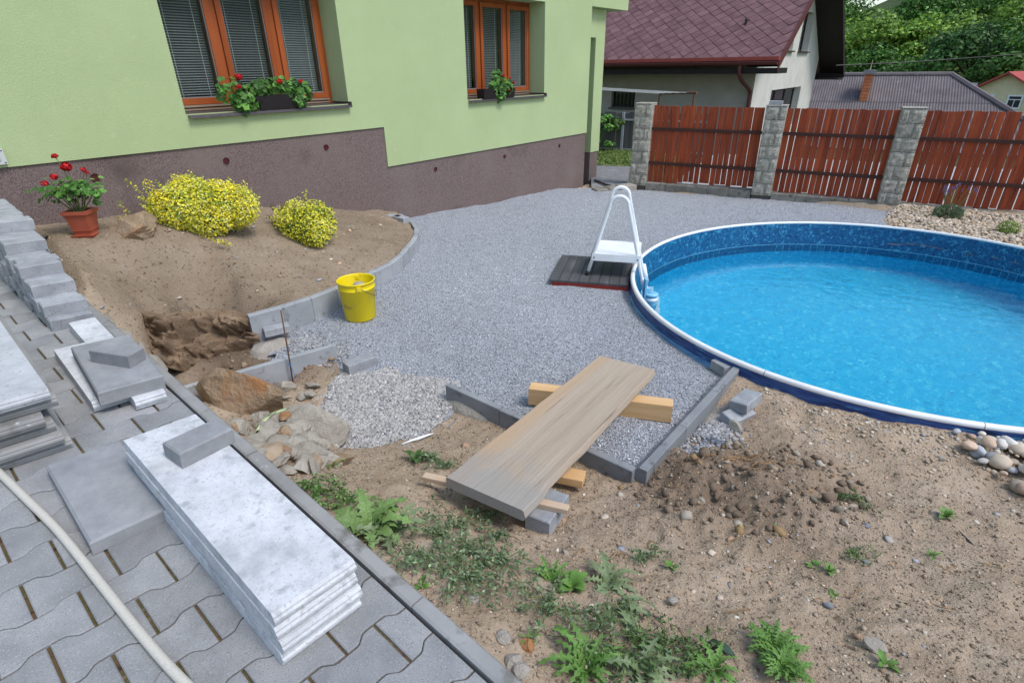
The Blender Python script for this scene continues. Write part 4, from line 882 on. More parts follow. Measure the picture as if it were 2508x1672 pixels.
for k in range(1, n_+1):
    u = tot*k/n_; j = min(np.searchsorted(cum, u)-1, len(seg)-1); cpts.append(CURVE[j]+(CURVE[j+1]-CURVE[j])*(u-cum[j])/seg[j])
edging('curved_kerb', 'curved row of grey edging slabs between the soil bed and the gravel', cpts, [.30, .30, .30, .298, .298, .296, .296, .296, .298, .30, .302, .305, .31, .312], .30, .05, m_slabk, side=1)
for i, (px, py, rz, nm) in enumerate(((905, 497, .5, 'left'), (920, 500, .3, 'right'))):
    c = at(px, py, .36); tag(link('kerb_block', B().prism(rect(-.10, .10, -.05, .05), 0, .07, .006).me('block', m_block), loc=(c[0], c[1], .305), rz=rz+2.2), 'small grey block by the wall at the %s, next to the curved kerb top' % nm, 'block', 'blocks at the top of the curved kerb')
KN = []
u = (KE-KC)[:2]; Lr = np.hypot(*u)
edging('kerb_run', 'grey kerb run leading from the gravel corner up to the pool rim', [KC[:2]-u/Lr*.02, KC[:2]+u*.32, KC[:2]+u*.645, KE[:2]-u/Lr*.015], KTOP, .24, .066, m_kerb2, side=-1, bev=.022)
u2 = (KL-KC)[:2]; L2 = np.hypot(*u2); u2n = u2/L2
edging('kerb_run', 'grey kerb run from the gravel corner under the weathered plank', [KL[:2], KC[:2]-u2*-.66, KC[:2]-u2*-.30, KC[:2]-u2n*.004], [KTOP, KTOP-.003, KTOP-.006], .24, .052, m_kerb2, side=-1, bev=.012)
d = (SL0-SL1)[:2]
edging('edging_slab', 'single long grey slab standing on edge behind the brown boulder', [SL1[:2], SL0[:2]], .185, .26, .05, m_slabk, cat='concrete slab', piece='slab', side=-1)
def hump(name, c, rx, ry, h, rz, m, seed=0, n=18):
    """low ragged mound of set mortar"""
    b = B(); V = []; F = []
    for j in range(n):
        for i in range(n):
            x, y = -1+2*i/(n-1), -1+2*j/(n-1); r = math.hypot(x, y); z = max(0, 1-r**2)
            V.append((x*rx, y*ry, h*(z**.7)+.02*float(vnoise(np.array([x*3+seed]), np.array([y*3+seed*2.]), seed)[0])-.035*(r > .95)))
    F = [(j*n+i, j*n+i+1, (j+1)*n+i+1, (j+1)*n+i) for j in range(n-1) for i in range(n-1)]
    o = link(name, mesh(name, V, F, m, True), loc=c, rz=rz); return tag(o, kind='structure')
c = at(1085, 945, .03); hump('mortar', (c[0], c[1], .03), .24, .09, .075, math.atan2(u2[1], u2[0]), m_mortar, 3)
c = at(630, 795, .05); hump('mortar', (c[0], c[1], .035), .20, .13, .06, .6, m_mortar, 5)
c = KC[:2]+(KE-KC)[:2]*.62+np.array([.115, -.08]); hump('mortar', (c[0], c[1], .03), .60, .10, .055, math.atan2(u[1], u[0]), m_mortar, 7)
c = KC[:2]+np.array([.05, -.03]); hump('mortar', (c[0], c[1], .03), .10, .06, .03, .6, m_mortar, 9)
c = at(1725, 862, .10); hump('mortar', (c[0], c[1], .075), .16, .10, .045, .8, m_mortar, 11)
def block(label, px, z, rz, L_=.20, w=.10, h=.06, m=m_block, group=None, tilt=0.):
    c = at(*px, z); M_ = Matrix.Translation((c[0], c[1], z)) @ Matrix.Rotation(rz, 4, 'Z') @ Matrix.Rotation(tilt, 4, 'X')
    o = link('paving_block', B().prism(rect(-L_/2, L_/2, -w/2, w/2), 0, h, .005).me('block', m)); o.matrix_world = M_; return tag(o, label, 'block', group)
block('lower of two small grey blocks by the curved kerb end', (641, 772), .065, .62, .19, .09, .058)
block('upper of two small grey blocks by the curved kerb end', (637, 764), .126, .55, .19, .09, .058)
block('grey block lying between the upright slab and the coarse gravel', (829, 848), .05, .72, .22, .10, .085)
block('grey block tucked against the kerb top beside the pool rim', (1662, 851), .10, .40, .13, .13, .07)
block('lower tilted grey block beside the kerb near the pool', (1690, 962), .075, .55, .20, .10, .06, tilt=.25)
block('upper tilted grey block resting on another near the pool', (1712, 930), .145, .75, .20, .11, .06, tilt=-.12)

# rebar stake
rb = at(672, 880, .0); rt = above(rb, 645, 713)
stk = empty('rebar_stake', 'thin rusty steel stake with blue string before the upright slab', 'stake', loc=rb)
B().tube([rb-rb+np.array([0, 0, -.1]), (rt-rb)*.5+np.array([.004, 0, 0]), rt-rb], .0055, 8).ob('rod', m_rust, stk, True)
k = (rt-rb)*.27; B().tube([k+np.array([.009*math.cos(q*.9), .009*math.sin(q*.9), -.012+.002*q]) for q in range(14)]+[k+np.array([.012, .0, -.04]), k+np.array([.02, .005, -.09]), k+np.array([.012, .0, -.12])], .002, 5).ob('string', flat('blue_string', (.03, .20, .50)), stk)

# plank ramp with its supports
pf, pn = [at(*p, .285) for p in ((1372, 822), (1508, 842))], [at(*p, .405) for p in ((1015, 1103), (1210, 1163))]
q0 = pn[0]; pxd = (pf[0]+pf[1]-pn[0]-pn[1])/2; pxd /= np.linalg.norm(pxd); pyd = pn[0]-pn[1]; PLN = np.linalg.norm((pf[0]+pf[1]-pn[0]-pn[1])/2)
pl_m = frame((pn[0]+pn[1])/2, pxd, np.cross(pxd, pyd))
b = B(); ns = 14; V = []; F = []; wd_n, wd_f, th = np.linalg.norm(pyd)/2, np.linalg.norm(pf[0]-pf[1])/2, .052
for i in range(ns+1):
    x = PLN*i/ns; w = wd_n+(wd_f-wd_n)*i/ns; a_ = w+random.gauss(0, .0025); c_ = w+random.gauss(0, .0035)
    sk = -.012*(1 if i == 0 else 0)
    V += [(x, a_-.004, 0), (x, a_, -.006), (x, a_-.003, -th), (x, -c_+.004, -th), (x, -c_-.006, -th*.6), (x, -c_+.004, -.004), (x, -c_+.010, 0)]
k = 7
for i in range(ns): F += [(i*k+j, i*k+(j+1) % k, (i+1)*k+(j+1) % k, (i+1)*k+j) for j in range(k)]
F += [tuple(range(k)), tuple(ns*k+j for j in reversed(range(k)))]
F = [f[::-1] for f in F]
tag(link('plank', mesh('plank', V, F, m_plank), mw=pl_m), 'wide weathered grey plank laid as a ramp over timber supports', 'plank')
def beam(label, p, q, z, w, h, m, rz=0., name='timber', cat='timber'):
    a, b_ = at(*p, z), at(*q, z); d = b_-a; L_ = np.hypot(*d[:2])
    return tag(B().prism(rect(0, L_, -w/2, w/2), -h, 0, .003).ob(name, m, mw=frame(a, (d[0], d[1], d[2]))), label, cat)
beam('thick fresh timber beam on the gravel under the far end of the plank', (1217, 884), (1546, 924), .222, .085, .115, m_timber, name='timber_beam')
beam('short fresh orange timber offcut under the right plank edge', (1215, 1066), (1342, 1092), .19, .085, .045, m_timber)
beam('thin pale lath crossing under the front end of the plank', (973, 1088), (1306, 1164), .318, .038, .026, m_lath, name='lath', cat='lath')
block('pale grey concrete block under the lath at the plank front', (1257, 1190), .205, 1.05, .20, .115, .085)

# bucket
bc = at(829, 726, .105); btop = above(bc, 818, 641)[2]
bu = empty('bucket', 'yellow plastic bucket with rubble standing on the gravel', 'bucket', loc=(bc[0], bc[1], .10)); H_ = btop-.10; r0, r1 = .128, .152
B().lathe([(0, 0), (r0-.006, 0), (r0, .008), (r0+(r1-r0)*.80, H_*.80), (r1, H_*.81), (r1, H_*.83), (r1-.004, H_*.84), (r1, H_-.012), (r1+.004, H_-.010), (r1+.004, H_), (r1-.004, H_), (r1-.006, H_-.01), (r0-.010, .012), (0, .012)], n=48).ob('body', m_yellow, bu, True)
B().tube([(r1*math.cos(q)*1.02, r1*math.sin(q)*1.02, H_*.93-.12*math.sin((q+1.2)/2.9*math.pi)) for q in np.linspace(-1.2, 1.7, 16)], .0028, 6).ob('handle', m_wire, bu, True)
for q in (-1.2, 1.75): B().box(-.014, .014, -.016, .016, -.018, .014).ob('handle_lug', m_yellow, bu, mw=Matrix.Translation((r1*math.cos(q), r1*math.sin(q), H_*.9)) @ Matrix.Rotation(q, 4, 'Z'))
def rock(name, label, c, size, rz, m, seed, cat='rock', cuts=9, rough=.05, parent=None, group=None, tilt=(0, 0), lev=3):
    r_ = np.random.default_rng(seed); V, F = (S3_V, S3_F) if lev < 3 else subd(S3_V, S3_F); V = V.copy()
    for _ in range(cuts):
        n_ = r_.standard_normal(3); n_ /= np.linalg.norm(n_); dd = r_.uniform(.38, .72); k_ = V@n_-dd; V -= np.clip(k_, 0, None)[:, None]*n_
    V *= (1+rough*(vnoise(V[:, 0]*4+seed, V[:, 1]*4+V[:, 2]*3, seed)+.5*vnoise(V[:, 0]*9, V[:, 1]*9+V[:, 2]*8, seed+1)))[:, None]
    V = V*(np.array(size)/2)/.66
    o = link(name, mesh(name, V, [tuple(map(int, f)) for f in F], m), parent); o.matrix_world = Matrix.Translation(tuple(map(float, c))) @ Matrix.Rotation(rz, 4, 'Z') @ Matrix.Rotation(tilt[0], 4, 'X') @ Matrix.Rotation(tilt[1], 4, 'Y')
    return tag(o, label, cat, group)
rock('rubble_lump', 'grey stone lump inside the yellow bucket', (bc[0]+.02, bc[1]-.01, .10+H_*.74), (.10, .09, .09), .4, m_rock2, 5, cuts=7)
rock('rubble_lump', 'flat brown clod low inside the yellow bucket', (bc[0]-.05, bc[1]+.03, .10+H_*.66), (.14, .12, .07), .1, m_soil, 6, cuts=5)
tag(B().lathe([(0, .0), (r0*.98, .0)], n=24).ob('rubble_fill', m_potsoil, loc=(bc[0], bc[1], .10+H_*.62)), 'dark soil filling the lower part of the yellow bucket', 'soil')
# boulders
c = at(576, 925, .12); rock('boulder', 'large angular brown boulder in front of the upright slab', (c[0]+.02, c[1]-.03, .10), (.56, .36, .40), -.45, m_rock, 12, 'boulder', 9)
c = at(728, 992, .14); rock('boulder', 'rounded grey boulder with a rusty side at the coarse gravel edge', (c[0], c[1], .15), (.25, .20, .23), .5, m_rock2, 22, 'boulder', 7)
c = at(762, 1058, .26); rock('boulder', 'flat reddish stone lying at the lower edge of the rubble', (c[0], c[1], .265), (.17, .07, .06), .35, m_rock, 31, 'boulder', 6)
c = at(282, 528, .90); rock('boulder', 'flat brown boulder between the flower pot and the yellow shrub', (c[0]+.03, c[1]+.10, .885), (.44, .32, .24), -.25, m_rock, 44, 'boulder', 11)
for i, (px, py, sx) in enumerate(((285, 735, .26), (330, 800, .22), (378, 855, .26), (425, 900, .24), (470, 950, .22))):
    c = at(px+6, py, .48-.06*i); s = c[0]*_r[0]+c[1]*_r[1]; c[:2] += _r*(S_OUT+.010-s)
    rock('foundation_stone', 'rough pale stone bedded under the paving kerb, %s' % ('uppermost by the block stack', 'second from the block stack', 'in the middle of the row', 'second from the brown boulder', 'lowest beside the brown boulder')[i], (c[0], c[1], pave_z(c[0], c[1])-.075), (sx, .07, .09), R_(130)+random.gauss(0, .1), m_rock2, 60+i, 'rock', 8, group='stones bedded under the paving kerb')
RUBC = [m_rock2, m_rock2, M('slate_grey_stone', [(.24, .26, .275), (.36, .38, .395)], scale=9, rough=.8, bump=.4, bscale=40), m_rock2]
def shard(i):
    r_ = np.random.default_rng(300+i); V = S2_V*(1+r_.normal(0, .26, (len(S2_V), 1)).clip(-.45, .5)); V[:, 2] = np.clip(V[:, 2], -.55, .5)
    o = link('rubble_proto', mesh('rubble_stone', V*np.array([.075, .054, .032])*r_.uniform(.75, 1.25, 3), [tuple(map(int, f)) for f in S2_F], RUBC[i % 4])); return o
rub = [shard(i) if i % 2 else rock('rubble_proto', None, (0, 0, -5), (.12, .09, .07), 0, (m_rock2, m_rock, m_rock2)[i % 3], 80+i, cuts=6, lev=2, rough=.04) for i in range(10)]
nrub = 0
for i in range(84):
    px, py = (random.gauss(655, 52), random.gauss(985, 45)) if i < 58 else (random.gauss(690, 40), random.gauss(1062, 24))
    z0 = .22+.10*math.exp(-((px-650)/60)**2-((py-985)/50)**2); c = at(px, py, z0)
    if c[0]*_r[0]+c[1]*_r[1] < S_OUT+.05: continue
    zz = float(soil_final(np.array([c[0]]), np.array([c[1]]))[0]); c = at(px, py, max(zz, .0)+.03); zz = float(soil_final(np.array([c[0]]), np.array([c[1]]))[0])
    o = link('rubble_stone', rub[i % 10].data); k = random.uniform(.45, 1.25)*(.8 if i > 57 else 1)
    o.matrix_world = Matrix.Translation((c[0], c[1], zz+.026+(.055*math.exp(-((px-650)/45)**2-((py-985)/38)**2)))) @ Matrix.Rotation(random.uniform(0, 6.3), 4, 'Z') @ Matrix.Rotation(random.gauss(0, .45), 4, 'X') @ Matrix.Diagonal((k, k, k, 1))
    tag(o, 'broken stone chip in the rubble heap between the two boulders', 'stone', 'broken stones heaped beside the boulders'); nrub += 1
for o in rub: bpy.data.objects.remove(o)
# single stones one can point at on the bare soil
for i, (px, py, s, col, lb) in enumerate(((1085, 1387, .05, m_rock2, 'smooth brown pebble near the paving kerb corner'), (1180, 1518, .045, m_mortar, 'pale stone beside the kerb at the bottom edge'), (1190, 1548, .05, m_mortar, 'pale oval stone at the very bottom beside the kerb'),
        (1208, 1486, .045, m_rock, 'brown stone just right of the paving kerb end'), (1155, 1468, .04, m_mortar, 'whitish stone right of the cracked kerb joint'), (1545, 1385, .035, m_mortar, 'white stone chip below the dandelion leaves'),
        (2008, 1486, .05, m_rock2, 'pale angular stone on the bare soil at right'), (1690, 982, .07, m_rock2, 'pale lump by the tilted blocks at the heap'))):
    c = at(px, py, .4); z = float(soil_final(np.array([c[0]]), np.array([c[1]]))[0]); c = at(px, py, z); rock('stone', lb, (c[0], c[1], z+s*.18), (s*.95, s*.75, s*.5), random.uniform(0, 3), col, 120+i, 'stone', 4, .04, lev=2)
def strip_on_soil(name, label, cat, pts, w, m, lift=.012, taper=True):
    V = []; F = []
    for i, (px, py) in enumerate(pts):
        c = at(px, py, .1); z = float(soil_final(np.array([c[0]]), np.array([c[1]]))[0]); c = at(px, py, max(z, float(zg(c[0], c[1])) if gnat(np.array([c[0]]), np.array([c[1]]))[0] < 0 else z)+lift)
        k = w*(1-.7*abs(2*i/(len(pts)-1)-1)**2 if taper else 1); a_ = random.uniform(.6, 1.2)
        V += [(c[0]-k*.3, c[1]-k*a_, c[2]-.004), (c[0], c[1], c[2]+k*.25), (c[0]+k*.3, c[1]+k, c[2]-.004)]
    for i in range(len(pts)-1): F += [(3*i, 3*i+3, 3*i+4, 3*i+1), (3*i+1, 3*i+4, 3*i+5, 3*i+2)]
    o = link(name, mesh(name, V, F, m, True)); md = o.modifiers.new('thick', 'SOLIDIFY'); md.thickness = .003; return tag(o, label, cat)
strip_on_soil('plastic_scrap', 'white plastic strip at the edge of the coarse gravel', 'plastic scrap', [(925, 1018), (945, 1010), (965, 1004), (982, 998), (996, 994)], .022, m_whitep)
strip_on_soil('slate_chip', 'blue grey slate chip stuck beside the mortar at the kerb end', 'stone chip', [(1030, 980), (1040, 970), (1050, 960)], .02, RUBC[2], .02)
strip_on_soil('weed_fabric', 'torn black weed fabric on the soil by the flower pot', 'fabric', [(98, 548), (112, 541), (126, 543), (138, 540), (150, 550)], .05, m_fabric, .006)
strip_on_soil('weed_fabric', 'dark fabric edge sticking out between the two yellow shrubs', 'fabric', [(575, 518), (590, 522), (610, 532)], .04, m_fabric, .006)
strip_on_soil('weed_fabric', 'black fabric scrap in the bare soil at right', 'fabric', [(2150, 1180), (2180, 1205), (2210, 1230), (2240, 1255)], .045, m_fabric, .006)
strip_on_soil('wood_chip', 'orange wood chip lying on the soil below the dug heap', 'wood chip', [(1645, 1217), (1660, 1214), (1675, 1213)], .012, m_timber, .006)
strip_on_soil('dead_leaf', 'pale green torn leaf lying on the rubble heap', 'leaf', [(590, 990), (605, 968), (625, 952), (645, 945), (660, 938)], .06, flat('pale_leaf', (.46, .52, .30), rough=.8), .13)
# roots and twigs
tw = B()
for i in range(34):
    px, py = (random.gauss(1650, 55), random.gauss(1050, 30)) if i < 20 else (random.uniform(1250, 2250), random.uniform(1250, 1540))
    L_ = random.uniform(25, 90) if i < 20 else random.uniform(15, 60); a_ = random.uniform(-.9, .5); P = []
    for k in range(6):
        x, y = px+L_*k/5*math.cos(a_)+random.gauss(0, 4), py+L_*k/5*math.sin(a_)*.6+random.gauss(0, 4); c = at(x, y, .2); z = float(soil_final(np.array([c[0]]), np.array([c[1]]))[0]); P.append((c[0], c[1], z+.006+random.random()*.014))
    tw.tube(spline(P, 2), random.uniform(.0012, .0032), 5)
tag(tw.ob('roots', M('root', [(.24, .14, .07), (.36, .23, .12)], scale=20, rough=.9)), kind='stuff')

# ================================================================== NEIGHBOUR HOUSE
H2C = np.array([7.33, 18.07]); ga = R_(38); gd = np.array([math.sin(ga), math.cos(ga)])
h2m = frame((*H2C, 0), (*gd, 0))          # x along the gable wall, y along the front wall (to the left)
h2 = empty('neighbour_house', 'neighbouring house with steep purple shingle roof and cream gable wall', 'house', mw=h2m)
GW, GB, XE, XR, XF, ZE, SL = 8.1, 9.5, -1.05, 3.7, 9.0, 2.06, .70; ZR = ZE+SL*(XR-XE)
def zl(x): return ZE+SL*(x-XE) if x < XR else ZR-SL*(x-XR)
# gable wall with openings, cell by cell
HO = [(4.50, 5.95, 2.39, 3.60), (2.25, 3.70, 2.39, 3.60), (2.05, 6.05, -.1, 1.23)]
b = B()
def gq(x0, x1, z0, z1, z1b=None): b.add([(x0, 0, z0), (x1, 0, z0), (x1, 0, z1 if z1b is None else z1b), (x0, 0, z1)], [(0, 1, 2, 3)])
xs = [0, 2.05, 2.25, 3.70, 4.50, 5.95, 6.05, GW]
for x0, x1 in zip(xs[:-1], xs[1:]):
    zz = [-3]; 
    for (a, c, z0, z1) in sorted(HO, key=lambda q: q[2]):
        if a <= x0+1e-6 and c >= x1-1e-6: gq(x0, x1, zz[-1], z0); zz.append(z1)
    if x0 < XR < x1: gq(x0, XR, zz[-1], zl(x0)-.12, ZR-.12); gq(XR, x1, zz[-1], ZR-.12, zl(x1)-.12)
    else: gq(x0, x1, zz[-1], zl(x0)-.12, zl(x1)-.12)
for a, c, z0, z1 in HO:
    for q in ([(a, 0, z0), (a, .28, z0), (a, .28, z1), (a, 0, z1)], [(c, 0, z1), (c, .28, z1), (c, .28, z0), (c, 0, z0)], [(a, 0, z1), (a, .28, z1), (c, .28, z1), (c, 0, z1)], [(a, 0, z0), (c, 0, z0), (c, .28, z0), (a, .28, z0)]): b.add(q, [(0, 1, 2, 3)])
b.ob('gable_wall', m_cream, h2)
b = B(); FWN = (3.85, 4.75, .72, 1.24)
def fq(y0, y1, z0, z1): b.add([(0, y0, z0), (0, y1, z0), (0, y1, z1), (0, y0, z1)], [(3, 2, 1, 0)])
fq(.0, FWN[0], -3, 2.3); fq(FWN[1], GB, -3, 2.3); fq(FWN[0], FWN[1], -3, FWN[2]); fq(FWN[0], FWN[1], FWN[3], 2.3)
for q in ([(0, FWN[0], FWN[2]), (.2, FWN[0], FWN[2]), (.2, FWN[0], FWN[3]), (0, FWN[0], FWN[3])], [(0, FWN[1], FWN[3]), (.2, FWN[1], FWN[3]), (.2, FWN[1], FWN[2]), (0, FWN[1], FWN[2])], [(0, FWN[0], FWN[3]), (.2, FWN[0], FWN[3]), (.2, FWN[1], FWN[3]), (0, FWN[1], FWN[3])]): b.add(q, [(0, 1, 2, 3)])
b.add([(GW, 0, -3), (GW, GB, -3), (GW, GB, zl(GW)-.12), (GW, 0, zl(GW)-.12)], [(0, 1, 2, 3)]).add([(0, GB, -3), (GW, GB, -3), (GW, GB, 2), (0, GB, 2)], [(3, 2, 1, 0)])
b.ob('wall', m_greyw, h2)
for i, (a, c, z0, z1) in enumerate(HO):
    k = 3 if i == 2 else 1; w = B().box(a, c, .22, .28, z0, z0+.07).box(a, c, .22, .28, z1-.07, z1).box(a, a+.07, .221, .279, z0+.07, z1-.07).box(c-.07, c, .221, .279, z0+.07, z1-.07)
    for j in range(1, k): x = a+(c-a)*j/k; w.box(x-.06, x+.06, .2205, .2785, z0+.07, z1-.07)
    wo = w.ob('window', m_dkframe, h2); B().box(a+.07, c-.07, .245, .255, z0+.07, z1-.07).ob('pane', m_dglass, wo)
    if i < 2: B().box(a-.04, c+.04, -.09, .22, z0-.045, z0-.005).ob('sill', m_sill, wo)
B().box(.3, 7.8, .6, .65, -1, 3.2).ob('room_shade_sheet', m_roomshade, h2)  # interior shade painted as a near-black sheet
w = B().box(.14, .20, FWN[0], FWN[1], FWN[2], FWN[2]+.05).box(.14, .20, FWN[0], FWN[1], FWN[3]-.05, FWN[3])
for j in range(7): y = FWN[0]+(FWN[1]-FWN[0])*j/6; w.box(.08, .10, y-.012, y+.012, FWN[2], FWN[3])
wo = w.ob('window', m_dkframe, h2); B().box(.165, .172, FWN[0], FWN[1], FWN[2]+.05, FWN[3]-.05).ob('pane', m_dglass, wo); B().box(-.08, .14, FWN[0]-.05, FWN[1]+.05, FWN[2]-.06, FWN[2]-.004).ob('sill', m_sill, wo)
B().box(.4, .45, FWN[0]-.5, FWN[1]+.5, .3, 1.6).ob('room_shade_sheet', m_roomshade, h2)
# roof: decks, soffits, barge boards, shingles
VO = -.85; cs = 1/math.hypot(1, SL)
rf = B()
def slab4(b, P, n, t):
    P = [np.array(p, float) for p in P]; n = np.array(n, float)*t; b.add([*P, *[p-n for p in P]], [(0, 1, 2, 3), (7, 6, 5, 4), (0, 4, 5, 1), (1, 5, 6, 2), (2, 6, 7, 3), (3, 7, 4, 0)])
slab4(rf, [(XE, VO, ZE), (XR, VO, ZR), (XR, GB, ZR), (XE, GB, ZE)][::-1], (-SL*cs, 0, cs), .10)
slab4(rf, [(XF, VO, zl(XF)), (XF, GB, zl(XF)), (XR, GB, ZR), (XR, VO, ZR)][::-1], (SL*cs, 0, cs), .10)
roof = rf.ob('roof', m_shingle, h2)
sh = .215; UX = np.array([cs, 0, SL*cs]); UN = np.array([-SL*cs, 0, cs])
def shingle_mesh():
    h = sh*.985; P = [(0, -h, .022), (h, 0, .012), (0, h, .004), (-h, 0, .012)]          # x along eave, y up the slope
    V = P+[(x, y, z-.010) for x, y, z in P]
    return mesh('shingle', V, [(0, 1, 2, 3), (0, 4, 5, 1), (3, 7, 4, 0)], m_shingle)
shm = [shingle_mesh()]
cells = []
for j in range(0, 34):
    for i in range(0, 40):
        y = VO+.02+sh+i*2*sh+(sh if j % 2 else 0); v = .06+sh*j
        if y > GB-sh or v > (XR-XE)/cs-.1: continue
        p = np.array([XE, y, ZE])+UX*v; wp = np.array(h2m @ Vector(p)); cells.append((not inframe(wp, 20) or y > 6.2, j, y, v))
cells.sort(key=lambda c: c[0]); far_s = B(); ncl = 0
for outf, j, y, v in cells:
    p = np.array([XE, y, ZE])+UX*v; ml = frame(p, (0, 1, 0), -UN if False else UN)
    # x along the eave, y up the slope
    ml = Matrix(((0, UX[0], UN[0], p[0]), (1, 0, 0, p[1]), (0, UX[2], UN[2], p[2]), (0, 0, 0, 1)))
    ml = ml @ Matrix.Rotation(random.gauss(0, .012), 4, 'Z')
    if not outf and ncl < 300: link('shingle', shm[0], roof, mw=ml @ Matrix.Translation((0, 0, random.uniform(0, .005)))); ncl += 1
    else: far_s.add([ml @ Vector(q) for q in ((0, -sh, .030), (sh, 0, .016), (0, sh, .004), (-sh, 0, .016))], [(3, 2, 1, 0)])
tag(far_s.ob('distant_shingles', m_shingle, roof), kind='stuff')
B().box(XE-.06, XE+.08, VO, GB, ZE+.03, ZE+.125).ob('eaves_flashing', m_redfl, h2)
for side in (0, 1):
    bb = B()
    P = [(XE-.05, ZE+.02), (XR, ZR+.05), (XR, ZR-.16), (XE-.05, ZE-.22)] if side == 0 else [(XF+.05, zl(XF)+.02), (XR, ZR+.05), (XR, ZR-.16), (XF+.05, zl(XF)-.22)]
    V = [(x, yy, z) for yy in (VO-.03, VO) for x, z in P]; bb.add(V, [(0, 1, 2, 3), (7, 6, 5, 4), (0, 4, 5, 1), (1, 5, 6, 2), (2, 6, 7, 3), (3, 7, 4, 0)]); bb.ob('barge_board', m_gutter if side == 0 else m_dkwood, h2)
    so = B(); x0, x1 = (XE, XR) if side == 0 else (XF, XR)
    so.add([(x0, VO, zl(x0)-.13), (x1, VO, ZR-.13), (x1, .0, ZR-.13), (x0, .0, zl(x0)-.13)], [(0, 1, 2, 3)]); so.ob('soffit', m_dkwood, h2)
B().box(XE, .0, VO, GB, ZE-.30, ZE-.16).ob('eaves_box', m_dkwood, h2)
B().box(GW, XF, VO, .02, zl(XF)-.26, zl(XF)-.2).box(XF-.12, XF, VO, GB, zl(XF)-.28, zl(XF)-.02).ob('eaves_box', m_dkwood, h2)
gb = B(); P = [(-.075*math.cos(q), -.075*math.sin(q)) for q in np.linspace(0, math.pi, 9)]; V = [(XE-.12+x, yy, ZE-.01+z) for yy in (VO, GB) for x, z in P]+[]
gb.add(V, [(i, i+1, 10+i, 9+i) for i in range(8)]+[tuple(range(9))]); gb.tube([(XE-.197, VO, ZE-.005), (XE-.197, GB, ZE-.005)], .012, 6).ob('gutter', m_gutter, h2)
B().tube(spline([(XE-.06, .15, ZE-.07), (XE-.04, .15, ZE-.30), (XE+.25, .12, ZE-.50), (-.12, .06, ZE-.78), (-.08, .05, ZE-1.1), (-.08, .05, -1.5)], 5), .055, 10).ob('downpipe', m_gutter, h2, True)

# washing line frame in the neighbour's yard
p0, p1 = at(*f6(878, 70), 1.55), None
def hr(x, y, r): d = ray(x, y); t = r/math.hypot(d[0], d[1]); return np.array([t*d[0], t*d[1], EYE+t*d[2]])
ra = lambda x, y: ((1608+x*.38265)/D, y*.38265/D)
q0, q1 = hr(*ra(22, 600), 15.5), hr(*ra(258, 594), 14.7)
wl_ = empty('washing_line', 'rusty washing line frame with several lines before the neighbouring wall', 'washing line', loc=(q0[0], q0[1], -1))
oo = np.array([q0[0], q0[1], -1.])
B().tube([q0-oo, q1-oo], .028, 8).ob('crossbar', m_rust, wl_)
for q in (q0, q0+(q1-q0)*.94): B().tube([q-oo, np.array([q[0], q[1], -1.])-oo], .026, 8).ob('post', m_rust, wl_)
lb = B()
for k in range(5): p = q0+(q1-q0)*(k/5.); e = p+np.array([-3.6, 2.6, .28]); lb.tube([p-oo, (p+e)/2-oo-np.array([0, 0, .05]), e-oo], .006, 4)
tag(lb.ob('line', m_box, wl_), kind='stuff')
# grey board fence, young tree and shrub past the path
a, b_ = at(*f6(-60, 850), 0.), at(*f6(640, 870), 0.); a = np.array([2.2, 15.55, 0]); b_ = np.array([4.9, 14.05, 0]); d = b_-a; L_ = np.hypot(*d[:2])
gf = empty('board_fence', 'old grey board fence with pale steel posts past the lawn', 'fence', mw=frame((*a[:2], -.05), (d[0], d[1], 0)))
bm = B().box(0, .15, .05, .072, 0, .99).me('slat', m_oldwood)
for i in range(int(L_/.16)): link('slat', bm, gf, loc=(i*.16+.003, random.gauss(0, .004), random.gauss(0, .015)))
for z in (.08, .80): B().box(0, L_, .01, .048, z, z+.035).ob('rail', m_galv, gf)
for x in (.84, 2.4): B().box(x-.03, x+.03, -.035, .009, 0, 1.0).ob('post', m_galv, gf)
def leafy(P, N, L, Wd, cols, m=None): V, F, C = cards(P, N, L, Wd, cols); return mesh('foliage', V, F, m or m_leaf, False, C)
def blob(n, c, r, hollow=.5):
    v = rng.standard_normal((n, 3)); v /= np.linalg.norm(v, axis=1, keepdims=True); k = (hollow+(1-hollow)*rng.random((n, 1)))**.6; return np.array(c)+v*k*np.array(r), v
st0 = at(*f6(232, 845), 0.)
yt = empty('young_tree', 'thin young tree with a bare stem before the grey board fence', 'tree', loc=st0)
B().tube([(0, 0, -.05), (.01, 0, .35), (.02, .0, .60)], [.016, .014, .011], 6).ob('trunk', m_bark, yt)
Ps = [blob(130, c, r) for c, r in (((.03, 0, .62), (.12, .12, .12)), ((.15, 0, .72), (.12, .1, .09)), ((.02, 0, .74), (.12, .1, .1)), ((-.16, 0, .76), (.10, .1, .08)))]
P, N = np.concatenate([p for p, _ in Ps]), np.concatenate([v for _, v in Ps]); link('crown', leafy(P, N+[0, 0, .6], .07, .035, palette(len(P), [(.09, .17, .04), (.15, .26, .05), (.06, .12, .03)], v=.2)), yt)
sh_ = at(*f6(45, 830), 0.); sb = empty('shrub', 'bright green big leaved shrub at the corner of the green house', 'shrub', loc=(sh_[0]-.05, sh_[1]-.35, 0))
Ps = [blob(60, (random.uniform(-.22, .30), random.uniform(-.1, .1), z), (.16, .14, .08)) for z in (.08, .2, .34, .46, .62, .78, .84)]
P, N = np.concatenate([p for p, _ in Ps]), np.concatenate([v for _, v in Ps]); link('foliage', leafy(P, N+[0, 0, 1.], .11, .075, palette(len(P), [(.12, .30, .05), (.20, .40, .06), (.09, .22, .05)], v=.2)), sb)
B().tube([(0, 0, 0), (.03, 0, .5), (-.02, 0, .85)], .012, 6).ob('stem', m_bark, sb)

